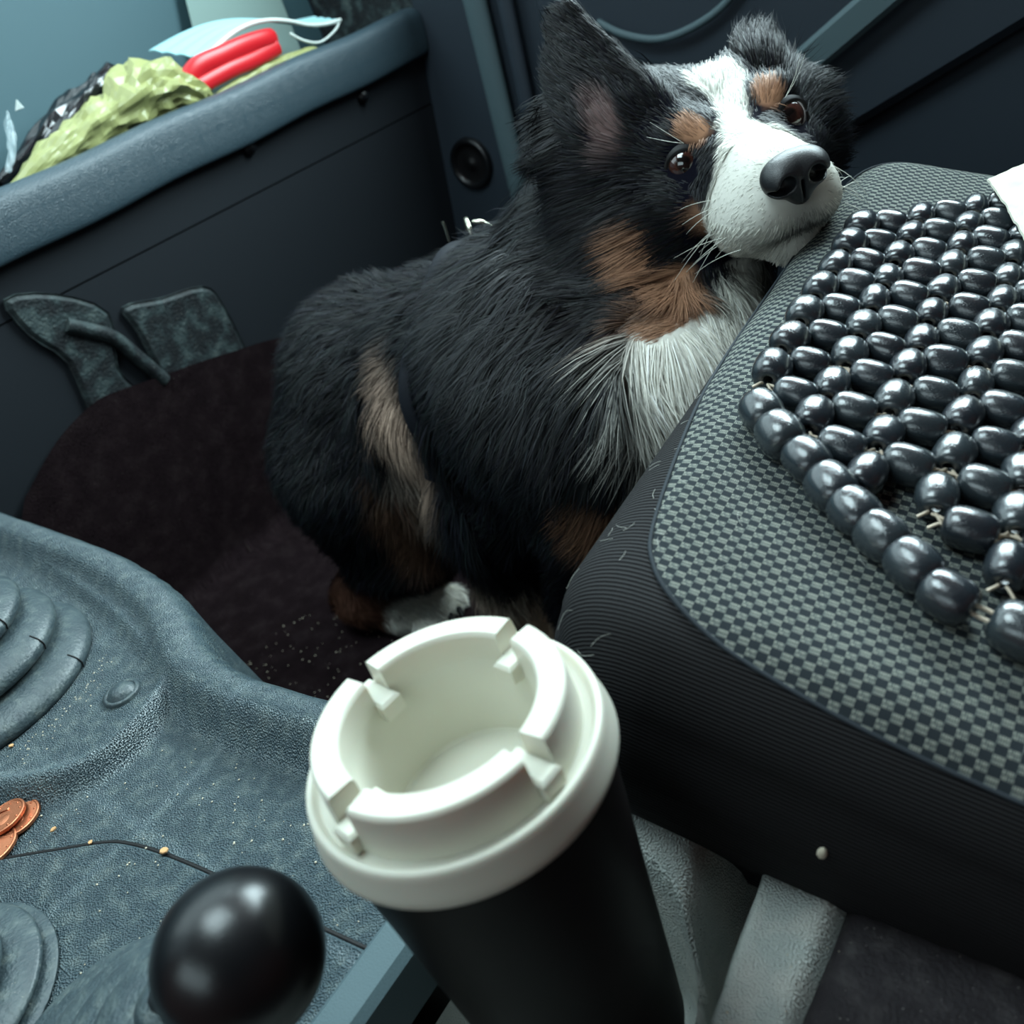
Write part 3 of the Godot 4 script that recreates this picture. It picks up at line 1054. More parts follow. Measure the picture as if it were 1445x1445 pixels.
func build_bead_cover() -> void:
	var a := 0.024
	var t := thing("bead_cover", "seat cover of strung black wooden beads lying on the passenger seat", "seat cover", Seat(0.06, 0.0, 0.1))
	var shapes := []
	for k in 4:
		shapes.append(bead_mesh(0.0168, 0.0071, 0.03, k * 1.7))
	var edge_shapes := []
	for k in 3:
		edge_shapes.append(bead_mesh(0.0170, 0.0082, 0.025, k * 2.1))
	var cords := Sh.new()
	var r := RandomNumberGenerator.new()
	r.seed = 21
	var placed := []
	# the woven field: beads along the seat and across it, turn about
	for i2 in range(-1, 17):
		for j2 in range(-14, 25):
			if (i2 + j2) % 2 != 0:
				continue
			var i := i2 / 2.0
			var j := j2 / 2.0
			var across := posmod(i2, 2) == 1
			if j < -i - 0.05 or j > 7.45 + 0.72 * minf(i, 3.2) + (0.0 if across else -0.1):
				continue
			placed.append([i, j, across])
	for q in placed:
		var s: float = q[0] * a + r.randf_range(-0.0009, 0.0009)
		var w: float = q[1] * a + r.randf_range(-0.0009, 0.0009)
		var turn := (PI / 2 if q[2] else 0.0) + r.randf_range(-0.13, 0.13)
		var out: bool = q[0] < -0.4
		bead_at(t, edge_shapes[r.randi() % 3] if out else shapes[r.randi() % 4], s, w, turn, 0.0070 if not out else 0.0078, r)
		# cords from this bead's ends to the two beads beside each end
		for e in [-1.0, 1.0]:
			for o in [-1.0, 1.0]:
				var d1 := Vector2(e * 0.35, o * 0.06) if not q[2] else Vector2(o * 0.06, e * 0.35)
				var d2 := Vector2(e * 0.5, o * 0.16) if not q[2] else Vector2(o * 0.16, e * 0.5)
				cords.tube(PackedVector3Array([Seat(s + d1.x * a * 0.8, 0.0063, w + d1.y * a), Seat(s + d1.x * a * 1.1, 0.0072, w + d1.y * a * 1.2), Seat(s + d2.x * a, 0.0058, w + d2.y * a)]), 0.0006, 5)
	# the border strand along the slanted near edge
	var border := [[-0.30, 7.72], [0.13, 8.17], [0.66, 8.58], [1.13, 9.03], [1.55, 9.38], [1.99, 9.72], [2.47, 10.08], [2.95, 10.44], [3.82, 10.62], [4.5, 10.66], [5.2, 10.7], [5.9, 10.7]]
	for k in border.size():
		var p := Vector2(border[k][0], border[k][1])
		var q := Vector2(border[mini(k + 1, border.size() - 1)][0], border[mini(k + 1, border.size() - 1)][1])
		var b := Vector2(border[maxi(k - 1, 0)][0], border[maxi(k - 1, 0)][1])
		var dir := q - b
		bead_at(t, edge_shapes[k % 3], p.x * a, p.y * a, atan2(dir.y, dir.x) + r.randf_range(-0.1, 0.1), 0.0076, r)
		if k < border.size() - 1:
			var e := (q - p).normalized()
			for o in [-0.04, 0.05]:
				var m: Vector2 = Vector2(-e.y, e.x) * o
				cords.tube(PackedVector3Array([Seat((p.x + m.x) * a, 0.0075, (p.y + m.y) * a), Seat((p.x + q.x) / 2 * a + m.x * a * 2.0, 0.0078, (p.y + q.y) / 2 * a + m.y * a * 2.0), Seat((q.x + m.x) * a, 0.0075, (q.y + m.y) * a)]), 0.0007, 5)
	part("cord", cords, M["cord"], t, "stuff")


func bead_at(t: Node3D, m: Mesh, s: float, w: float, turn: float, h: float, r: RandomNumberGenerator) -> void:
	var o := MeshInstance3D.new()
	o.name = "bead"
	o.mesh = m
	o.material_override = M["bead_%d" % (r.randi() % 3)]
	var x := (SU * cos(turn) + SW * sin(turn)).normalized()
	var spin := r.randf() * TAU
	var y := (SN * cos(spin) + x.cross(SN) * sin(spin)).normalized()
	var lift := seat_top(Vector2(s, w).clamp(SEAT_LO, SEAT_HI))
	o.transform = Transform3D(Basis(x, y, x.cross(y)).scaled_local(Vector3.ONE * r.randf_range(0.95, 1.05)), Seat(s, h + maxf(lift, -0.006), w) - t.position)
	t.add_child(o, true)


# ---------------------------------------------------------------- cup
func build_cup() -> void:
	var y := Vector3(-0.07254, 0.99733, -0.00848)
	var x := y.cross(Vector3(0, 0, 1)).normalized()
	var top := At(-0.14643, -0.16269, -0.09843)
	var xf := Transform3D(Basis(x, y, x.cross(y)), top)
	var cup := thing("travel_mug", "black travel mug with a white notched lid standing in the cup recess", "mug", top - y * 0.16)
	var sh := Sh.new()
	sh.lathe([[Vector2(0.0, -0.160), Vector2(0.030, -0.160)], [Vector2(0.030, -0.160), Vector2(0.0315, -0.159), Vector2(0.0325, -0.156), Vector2(0.0405, -0.03), Vector2(0.0405, -0.021)], [Vector2(0.0405, -0.021), Vector2(0.036, -0.021)]], xf, 64)
	part("body", sh, M["cup_black"], cup)
	# lid: skirt, gutter, inner well
	sh = Sh.new()
	sh.lathe([[Vector2(0.0405, -0.0235), Vector2(0.0425, -0.0238), Vector2(0.0437, -0.0232), Vector2(0.0443, -0.0218), Vector2(0.0441, -0.0202), Vector2(0.0434, -0.0175), Vector2(0.0428, -0.0145), Vector2(0.0424, -0.0128), Vector2(0.0418, -0.0119), Vector2(0.0408, -0.0118), Vector2(0.0401, -0.0124), Vector2(0.0396, -0.0136), Vector2(0.0388, -0.0142), Vector2(0.0366, -0.0143)],
		[Vector2(0.0366, -0.0143), Vector2(0.0352, -0.0100)],
		[Vector2(0.0282, -0.0100), Vector2(0.0278, -0.0101)],
		[Vector2(0.0278, -0.0101), Vector2(0.0246, -0.0355)], [Vector2(0.0246, -0.0355), Vector2(0.0238, -0.0364)], [Vector2(0.0238, -0.0364), Vector2(0.012, -0.0366), Vector2(0.0, -0.0366)]], xf, 96)
	var lid := part("lid", sh, M["lid_plastic"], cup)
	# the rim is broken by four notches, each crossed by a small block
	for k in 4:
		var a := deg_to_rad(6.0 + 90.0 * k)
		var half := 0.105
		var ring := Sh.new()
		var a0 := a + half
		var a1 := a + PI / 2 - half
		var prof := [[Vector2(0.0366, -0.0143), Vector2(0.0359, -0.0012)], [Vector2(0.0359, -0.0012), Vector2(0.0356, -0.0004), Vector2(0.0349, 0.0)], [Vector2(0.0349, 0.0), Vector2(0.0287, 0.0)], [Vector2(0.0287, 0.0), Vector2(0.0280, -0.0005), Vector2(0.0277, -0.0014)], [Vector2(0.0277, -0.0014), Vector2(0.0278, -0.0102)]]
		ring.lathe(prof, xf, 26, a0, a1)
		for e in [[a0, -1.0], [a1, 1.0]]:
			var pts := PackedVector3Array()
			for q in [Vector2(0.0366, -0.0143), Vector2(0.0359, -0.0012), Vector2(0.0349, 0.0), Vector2(0.0287, 0.0), Vector2(0.0277, -0.0014), Vector2(0.0278, -0.0143)]:
				pts.append(xf * Vector3(q.x * cos(e[0]), q.y, q.x * sin(e[0])))
			ring.face(pts, xf.basis * (Vector3(-sin(e[0]), 0, cos(e[0])) * e[1]))
		part("rim_segment", ring, M["lid_plastic"], lid)
		var block := Sh.new()
		var out := Vector3(cos(a), 0, sin(a))
		var side := Vector3(-sin(a), 0, cos(a))
		# a roof-shaped bar lying across the rim at the notch
		var sect := PackedVector2Array([Vector2(-0.0255, -0.0120), Vector2(0.0, 0.0), Vector2(0.0, 0.0)])
		var outline := PackedVector2Array([Vector2(0.0235, -0.0036), Vector2(0.0385, -0.0036), Vector2(0.0385, 0.0036), Vector2(0.0235, 0.0036)])
		block.prism(outline, -0.0142, -0.0075, 0.0009, xf * Transform3D(Basis(out, Vector3.UP, side), Vector3.ZERO))
		part("notch_block", block, M["lid_plastic"], lid)


# ---------------------------------------------------------------- gear levers
func bellows(base: Vector3, lean: Vector3, rings: Array, segs := 48) -> Sh:
	var sh := Sh.new()
	var rows := []
	var n := rings.size()
	for k in n:
		var r: float = rings[k][0]
		var h: float = rings[k][1]
		var nr: float = rings[mini(k + 1, n - 1)][0]
		var nh: float = rings[mini(k + 1, n - 1)][1]
		var dh := nh - h
		var prof := [[r - 0.0052, h], [r - 0.0020, h + dh * 0.04], [r + 0.0012, h + dh * 0.16], [r + 0.0028, h + dh * 0.34], [lerpf(r, nr, 0.10) + 0.0028, h + dh * 0.52], [lerpf(r, nr, 0.32) + 0.0014, h + dh * 0.70], [lerpf(r, nr, 0.62) - 0.0004, h + dh * 0.84], [nr - 0.0034, h + dh * 0.90], [nr - 0.0054, h + dh * 0.97]] if k < n - 1 else [[r - 0.003, h], [r * 0.97, h + 0.003], [r * 0.8, h + 0.005], [r * 0.3, h + 0.006]]
		for q in prof:
			var c := base + lean * (q[1] as float)
			var row := PackedVector3Array()
			for j in segs:
				var a := TAU * j / segs
				row.append(c + Vector3(q[0] * cos(a), 0, q[0] * sin(a)))
			rows.append(row)
	sh.grid(rows, true)
	return sh


func build_levers() -> void:
	# front lever boot, leaning away from the camera
	var b1 := At(-0.538, -0.287, -0.076)
	var t := thing("front_lever_boot", "large ribbed rubber bellows on the raised bed by the footwell", "lever boot", b1)
	var rings := [[0.068, 0.0], [0.059, 0.017], [0.050, 0.034], [0.041, 0.050], [0.032, 0.065], [0.024, 0.078], [0.016, 0.090]]
	part("bellows", bellows(b1, Vector3(-0.45, 1.0, -0.05), rings), M["rubber"], t)
	for k in 4:
		# a moulding line across each fold
		var sh := Sh.new()
		var a := -0.62 + 0.05 * k
		var pts := []
		for q in [[rings[k][0] + 0.0016, rings[k][1] + 0.0027], [rings[k][0] + 0.0030, rings[k][1] + 0.0058], [lerpf(rings[k][0], rings[k + 1][0], 0.10) + 0.0030, rings[k][1] + 0.0088], [lerpf(rings[k][0], rings[k + 1][0], 0.32) + 0.0016, rings[k][1] + 0.0119]]:
			pts.append(b1 + Vector3(-0.45, 1.0, -0.05) * (q[1] as float) + Vector3(q[0] * cos(a), 0, q[0] * sin(a)))
		sh.tube(curve(pts, 4), 0.0004, 5)
		part("moulding_line", sh, M["black_rubber"], t)
	var b2 := At(-0.352, -0.288, 0.034)
	t = thing("range_lever_boot", "ribbed rubber bellows half out of view beside the round-knobbed lever", "lever boot", b2)
	part("bellows", bellows(b2, Vector3(-0.1, 1.0, 0.1), [[0.047, 0.0], [0.044, 0.004], [0.034, 0.012], [0.024, 0.022], [0.016, 0.032]]), M["rubber"], t)
	var b3 := At(-0.262, -0.2875, 0.004)
	t = thing("gear_lever", "gear lever with a shiny black ball knob over a ribbed rubber bellows", "gear lever", b3)
	part("bellows", bellows(b3, Vector3(0.85, 1.0, -0.40), [[0.046, 0.0], [0.041, 0.009], [0.035, 0.018], [0.028, 0.028], [0.020, 0.039], [0.012, 0.050]]), M["rubber"], t)
	var k := At(-0.179, -0.2035, -0.0316)
	var low := b3 + Vector3(0.85, 1.0, -0.40) * 0.05
	var sh := Sh.new()
	sh.tube(PackedVector3Array([low, low.lerp(k, 0.5), k]), 0.0065, 14)
	part("rod", sh, M["knob_black"], t)
	sh = Sh.new()
	sh.ball(k, Vector3.ONE * 0.0226, Basis(), 28, 48)
	part("knob", sh, M["knob_black"], t)


# ---------------------------------------------------------------- things in the dash tray
func crumpled(path: Array, radii: Array, seed_: int, squash := 0.7, amp := 0.35, freq := 60.0) -> Sh:
	var sh := Sh.new()
	var f := noise(FastNoiseLite.TYPE_CELLULAR, freq, seed_)
	f.cellular_return_type = FastNoiseLite.RETURN_DISTANCE2_SUB
	var line := curve(path, 7)
	var k := line.size()
	var segs := 34
	var rows := []
	for i in k:
		var t := (line[mini(i + 1, k - 1)] - line[maxi(i - 1, 0)]).normalized()
		var u := (Vector3.UP - t * t.y).normalized()
		var w := u.cross(t)
		var pos := float(i) / (k - 1) * (radii.size() - 1)
		var r: float = lerpf(radii[int(pos)], radii[mini(int(pos) + 1, radii.size() - 1)], pos - int(pos))
		var row := PackedVector3Array()
		for j in segs:
			var a := TAU * j / segs
			var d := u * cos(a) * squash + w * sin(a)
			var p := line[i] + d * r
			p = line[i] * 0.6 + d * r
			var bump := f.get_noise_3d(p.x, p.y, p.z)
			row.append(line[i] + d * r * (1.0 + amp * bump + amp * 0.5 * wob.get_noise_3d(p.x * 40.0, p.y * 40.0, p.z * 40.0 + seed_) + amp * 0.45 * f.get_noise_3d(p.x * 2.3, p.y * 2.3, p.z * 2.3 + seed_)))
		rows.append(row)
	# creases stay sharp: every facet has its own normals
	var smooth_sheet := Sh.new()
	smooth_sheet.grid(rows, true)
	for q in range(0, smooth_sheet.ix.size(), 3):
		var at := sh.v.size()
		for e in 3:
			sh.v.append(smooth_sheet.v[smooth_sheet.ix[q + e]])
		var m := (sh.v[at + 2] - sh.v[at]).cross(sh.v[at + 1] - sh.v[at]).normalized()
		for e in 3:
			sh.n.append((m + smooth_sheet.n[smooth_sheet.ix[q + e]] * 0.45).normalized())
		sh.ix.append_array(PackedInt32Array([at, at + 1, at + 2]))
	return sh


func sheet(corner: Callable, nu: int, nv: int, thick: Vector3) -> Sh:
	var sh := Sh.new()
	var top := []
	var low := []
	for i in nu + 1:
		var row := PackedVector3Array()
		var row2 := PackedVector3Array()
		for j in nv + 1:
			var p: Vector3 = corner.call(float(i) / nu, float(j) / nv)
			row.append(p)
			row2.append(p + thick)
		top.append(row)
		low.append(row2)
	sh.grid(top)
	sh.grid(low, false, [], true)
	for e in [0, nu]:
		sh.grid([top[e], low[e]])
	var l := [PackedVector3Array(), PackedVector3Array(), PackedVector3Array(), PackedVector3Array()]
	for i in nu + 1:
		l[0].append(top[i][0])
		l[1].append(low[i][0])
		l[2].append(top[i][nv])
		l[3].append(low[i][nv])
	sh.grid([l[0], l[1]])
	sh.grid([l[2], l[3]])
	return sh


func build_dash_clutter() -> void:
	single("plastic_bag", crumpled([At(-0.895, -0.100, -0.385), At(-0.895, -0.082, -0.44), At(-0.90, -0.068, -0.50), At(-0.905, -0.062, -0.55), At(-0.905, -0.056, -0.60), At(-0.90, -0.076, -0.645), At(-0.893, -0.092, -0.658)], [0.004, 0.02, 0.026, 0.036, 0.054, 0.040, 0.012], 3, 0.95, 0.36, 38.0), M["bag_green"], At(-0.90, -0.11, -0.55), "large crumpled yellow-green plastic bag lying over the tray lip", "plastic bag")
	single("plastic_bag", crumpled([At(-0.888, -0.083, -0.655), At(-0.888, -0.078, -0.70), At(-0.888, -0.074, -0.76), At(-0.886, -0.074, -0.815), At(-0.886, -0.078, -0.83)], [0.006, 0.014, 0.013, 0.010, 0.003], 8, 0.8, 0.35, 45.0), M["bag_green"], At(-0.888, -0.10, -0.74), "flat strip of yellow-green plastic bag under the red handle", "plastic bag")
	single("bin_bag", crumpled([At(-0.955, -0.085, -0.43), At(-0.955, -0.065, -0.50), At(-0.955, -0.048, -0.56), At(-0.95, -0.04, -0.60), At(-0.95, -0.06, -0.635)], [0.01, 0.028, 0.034, 0.028, 0.01], 14, 0.9, 0.35, 34.0), M["bag_black"], At(-0.955, -0.11, -0.54), "shiny black plastic bag crumpled behind the green bag", "plastic bag")
	# red flat handle
	var sh := Sh.new()
	sh.tube(curve([At(-0.893, -0.062, -0.635), At(-0.889, -0.050, -0.655), At(-0.887, -0.0475, -0.69), At(-0.887, -0.046, -0.73), At(-0.889, -0.048, -0.765), At(-0.90, -0.053, -0.775)], 6), 0.011, 14, 0.65, Vector3(1, 0, 0))
	sh.tube(curve([At(-0.887, -0.066, -0.645), At(-0.884, -0.062, -0.69), At(-0.884, -0.061, -0.73), At(-0.887, -0.058, -0.77)], 6), 0.0085, 12, 0.6, Vector3(1, 0, 0))
	single("red_handle", sh, M["red_plastic"], At(-0.888, -0.08, -0.70), "bright red plastic strap handle lying in the tray beside the green bag", "handle")
	# face mask: pleated sheet with an ear loop
	var mask := thing("face_mask", "pale blue pleated face mask lying on the red handle", "face mask", At(-0.92, -0.06, -0.78))
	var spot := func(u: float, v: float) -> Vector3:
		var a := At(-0.965, -0.022, -0.66).lerp(At(-0.955, -0.045, -0.90), u)
		var b := At(-0.893, -0.038, -0.672).lerp(At(-0.893, -0.056, -0.885), u)
		var p := a.lerp(b, v)
		p.y += 0.020 * sin(PI * minf(u * 1.25, 1.0)) * (0.75 + 0.25 * v) + 0.0016 * absf(sin(v * PI * 4.0)) - 0.006 * v * (1.0 - u)
		return p
	part("pleated_sheet", sheet(spot, 40, 32, Vector3(0, -0.0012, 0)), M["mask_blue"], mask)
	sh = Sh.new()
	var hem := []
	for i in 9:
		hem.append(spot.call(i / 8.0, 1.0) + Vector3(0.001, 0.0004, 0))
	sh.tube(curve(hem, 4), 0.0022, 8)
	part("hem", sh, M["mask_white"], mask)
	sh = Sh.new()
	sh.tube(curve([At(-0.893, -0.050, -0.80), At(-0.886, -0.062, -0.812), At(-0.886, -0.069, -0.835), At(-0.888, -0.064, -0.865), At(-0.893, -0.056, -0.885)], 6), 0.0014, 6)
	part("ear_loop", sh, M["mask_white"], mask)
	single("paper_sheet", sheet(func(u: float, v: float) -> Vector3: return At(-1.0, -0.105, -0.735).lerp(At(-1.0, -0.105, -0.905), u).lerp(At(-1.035, 0.07, -0.80).lerp(At(-1.035, 0.05, -0.93), u), v) + Vector3(0.006 * sin(u * 3.0), 0, 0), 12, 8, Vector3(-0.001, 0, 0)), M["paper"], At(-1.0, -0.105, -0.82), "grey-green sheet of paper leaning at the back of the tray", "paper")
	single("wrapper", crumpled([At(-0.94, -0.078, -0.438), At(-0.945, -0.06, -0.455), At(-0.95, -0.038, -0.468), At(-0.95, -0.03, -0.472)], [0.006, 0.014, 0.008, 0.002], 23, 0.6, 0.5, 80.0), M["clear_wrap"], At(-0.945, -0.085, -0.455), "small clear plastic wrapper at the near end of the tray", "wrapper")
	sh = Sh.new()
	sh.prism(PackedVector2Array([Vector2(0, 0), Vector2(0.011, 0.001), Vector2(0.004, 0.010)]), 0.0, 0.0008, 0.0002, Transform3D(Basis(Vector3(0.2, 0.1, -1).normalized(), 0.0) * Basis.from_euler(Vector3(0.3, 1.9, 1.1)), At(-0.975, -0.034, -0.492)))
	single("paper_scrap", sh, M["mask_white"], At(-0.975, -0.034, -0.492), "tiny white paper scrap on the black bag", "paper scrap")


func build_cloth() -> void:
	var f := func(u: float, v: float) -> Vector3:
		# u runs along the short free edge, v along the long one
		var a := Vector2(0.036, -0.053)
		var p := a + Vector2(0.027, -0.033) * u * 3.2 + Vector2(0.034, 0.088) * v * 1.35
		var h := 0.0165 + 0.006 * u + 0.0035 * sin(u * 16.0 + v * 5.0) * (0.25 + u) + 0.003 * absf(sin(v * 5.0 - u * 9.0)) * minf(u * 5.0, 1.0) + 0.022 * u * u + 0.002 * wob.get_noise_2d(u * 9.0, v * 5.0)
		return Seat(p.x, h, p.y)
	single("cloth", sheet(f, 36, 44, -SN * 0.0012), M["linen"], Seat(0.08, 0.02, -0.02), "white cloth corner lying on the black bead cover", "cloth")


func build_coins() -> void:
	var spots := [[At(-0.4195, -0.2888, -0.0375), 0.0112, 0.0, "copper coin lying under the edge of another, furthest from the lever plate"], [At(-0.4235, -0.2865, -0.0345), 0.0105, 0.10, "copper coin with a raised figure one lying on top of another coin"], [At(-0.4145, -0.2885, -0.0225), 0.0112, 0.0, "copper coin lying alone at the edge of the lever plate"]]
	for q in spots:
		var b: Vector3 = q[0]
		var c := thing("coin", q[3], "coin", b, "copper coins beside the lever plate")
		var xf := Transform3D(Basis(Vector3(0.4, 0, 1).normalized(), q[2]), b)
		var r: float = q[1]
		var sh := Sh.new()
		sh.lathe([[Vector2(r, 0), Vector2(r, 0.0015)], [Vector2(r, 0.0015), Vector2(r - 0.0004, 0.0018), Vector2(r - 0.0010, 0.0018), Vector2(r - 0.0013, 0.0014)], [Vector2(r - 0.0013, 0.0014), Vector2(0, 0.0014)]], xf, 40)
		for k in 10:
			var a := TAU * k / 10 + 0.2
			sh.ball(xf * Vector3((r - 0.0024) * cos(a), 0.0014, (r - 0.0024) * sin(a)), Vector3(0.0006, 0.0004, 0.0006), Basis(), 4, 6)
		# a raised globe
		sh.ball(xf * Vector3(0.0025, 0.0012, 0.001), Vector3(0.0036, 0.0006, 0.0036), Basis(), 6, 14)
		part("disc", sh, M["copper"], c)
		if q[2] > 0.0:
			var one := Sh.new()
			one.prism(PackedVector2Array([Vector2(-0.0006, -0.0035), Vector2(0.0006, -0.0035), Vector2(0.0006, 0.003), Vector2(-0.0006, 0.003), Vector2(-0.0006, -0.002), Vector2(-0.0016, -0.0012), Vector2(-0.0016, -0.0022)]), 0.0012, 0.0019, 0.0002, xf * Transform3D(Basis(Vector3.UP, 2.2), Vector3(-0.0045, 0, -0.002)))
			part("numeral", one, M["copper"], c)


func build_crumbs() -> void:
	var r := RandomNumberGenerator.new()
	r.seed = 77
	var dust := Sh.new()
	# fine grit scattered over the tunnel cover and the seat box
	for k in 420:
		var x := r.randf_range(-0.46, -0.20)
		var z := r.randf_range(-0.12, 0.02)
		if k % 3 == 0:
			var a := r.randf_range(-0.9, 1.3)
			x = -0.538 + (0.076 + absf(r.randfn()) * 0.006) * cos(a)
			z = -0.076 + (0.076 + absf(r.randfn()) * 0.006) * sin(a)
		var y := -0.2895
		if Vector2(x + 0.538, z + 0.076).length() < 0.112:
			y = -0.2852
		if Vector2(x + 0.262, z - 0.004).length() < 0.05 or (Vector2(x + 0.415, z + 0.09).length() < 0.034):
			continue
		if z > -0.064 and x > -0.35:
			y = -0.2875
		var s := r.randf_range(0.00022, 0.0006)
		dust.ball(At(x, y, z), Vector3(s, s * 0.6, s * r.randf_range(0.7, 1.6)), Basis(Vector3.UP, r.randf() * 3.0), 3, 5)
	for k in 60:
		var x := r.randf_range(-0.125, 0.05)
		var z := r.randf_range(-0.15, -0.09)
		var y := -0.2902 - 0.05 * maxf(0.0, x + 0.06)
		var s := r.randf_range(0.0002, 0.0006)
		if absf(x + 0.10) < 0.012:
			continue
		dust.ball(At(x, y, z), Vector3(s, s * 0.6, s), Basis(), 3, 5)
	for k in 160:
		var s := r.randf_range(0.0003, 0.0008)
		dust.ball(Vector3(r.randf_range(-0.75, -0.5), 0.009, r.randf_range(-0.40, -0.26)), Vector3(s, s * 0.5, s * 1.5), Basis(Vector3.UP, r.randf() * 3.0), 3, 5)
	single("grit", dust, M["crumb_pale"], At(-0.3, -0.29, -0.05), "fine pale grit and dust scattered on the grey covers and the floor", "grit", "", "stuff")
	var big := [[At(-0.325, -0.2875, -0.0605), 0.0022, "tan crumb on the joint of the lever plate"], [At(-0.392, -0.288, -0.043), 0.002, "tan crumb next to the stacked coins"], [At(-0.366, -0.288, -0.047), 0.0014, "tan sliver between the coins and the lever plate joint"], [At(-0.468, -0.285, -0.062), 0.0019, "tan crumb by the foot of the large bellows"]]
	for q in big:
		var sh := Sh.new()
		var s: float = q[1]
		var outline := PackedVector2Array()
		for k in 7:
			var a := TAU * k / 7
			outline.append(Vector2(cos(a), sin(a)) * s * r.randf_range(0.5, 1.0))
		sh.prism(outline, 0.0, s * 0.5, s * 0.12, Transform3D(Basis(Vector3(1, 0, 0.4).normalized(), r.randf_range(-0.3, 0.3)), q[0]))
		single("crumb", sh, M["crumb_tan"], q[0], q[2], "crumb", "larger tan crumbs on the grey cover")


# ---------------------------------------------------------------- the dog
# A distance field of tapered limbs and ellipsoids joined smoothly, meshed as one surface.
var prims := []
var head_from := 0


func capsule(a: Vector3, b: Vector3, ra: float, rb: float, k: float) -> void:
	prims.append([0, a, b - a, ra, rb - ra, k, (a + b) / 2, a.distance_to(b) / 2 + maxf(ra, rb), 1.0 / (b - a).length_squared()])


# in the head's frame
func ellipsoid(c: Vector3, r: Vector3, k: float) -> void:
	prims.append([1, Head(c.x, c.y, c.z), r, Basis(HX, HY, HZ), 0.0, k, Head(c.x, c.y, c.z), maxf(r.x, maxf(r.y, r.z)), 0.0])


# a flattened tapered ear in the head's frame, "z" its facing
func ear_blade(a: Vector3, b: Vector3, ra: float, rb: float, thin: float, z: Vector3, k: float) -> void:
	var y := (b - a).normalized()
	var zz := (z - y * z.dot(y)).normalized()
	var hb := Basis(HX, HY, HZ)
	prims.append([2, Head(a.x, a.y, a.z), a.distance_to(b), hb * Basis(y.cross(zz), y, zz), ra, k, Head((a.x + b.x) / 2, (a.y + b.y) / 2, (a.z + b.z) / 2), a.distance_to(b) / 2 + maxf(ra, rb), rb - ra, thin])


func field(p: Vector3) -> float:
	var d := 9.0
	for q in prims:
		var k: float = q[5]
		var near: float = p.distance_to(q[6]) - q[7]
		if near > d + k:
			continue
		var e: float
		if q[0] == 0:
			var ab: Vector3 = q[2]
			var ap: Vector3 = p - q[1]
			var t := clampf(ap.dot(ab) * q[8], 0.0, 1.0)
			e = (ap - ab * t).length() - (q[3] + q[4] * t)
		elif q[0] == 1:
			var l: Vector3 = (p - q[1]) * (q[3] as Basis)
			var r: Vector3 = q[2]
			var k0 := (l / r).length()
			var k1 := (l / (r * r)).length()
			e = k0 * (k0 - 1.0) / maxf(k1, 1e-9)
		else:
			var l: Vector3 = (p - q[1]) * (q[3] as Basis)
			var t := clampf(l.y / q[2], 0.0, 1.0)
			l.y -= t * q[2]
			l.z *= q[9]
			e = (l.length() - (q[4] + q[8] * t)) * 0.6
		if k <= 0.0:
			d = minf(d, e)
		else:
			var h := maxf(k - absf(d - e), 0.0) / k
			d = minf(d, e) - h * h * k * 0.25
	return d


func slope(p: Vector3, e := 0.0015) -> Vector3:
	return Vector3(field(p + Vector3(e, 0, 0)) - field(p - Vector3(e, 0, 0)), field(p + Vector3(0, e, 0)) - field(p - Vector3(0, e, 0)), field(p + Vector3(0, 0, e)) - field(p - Vector3(0, 0, e))).normalized()


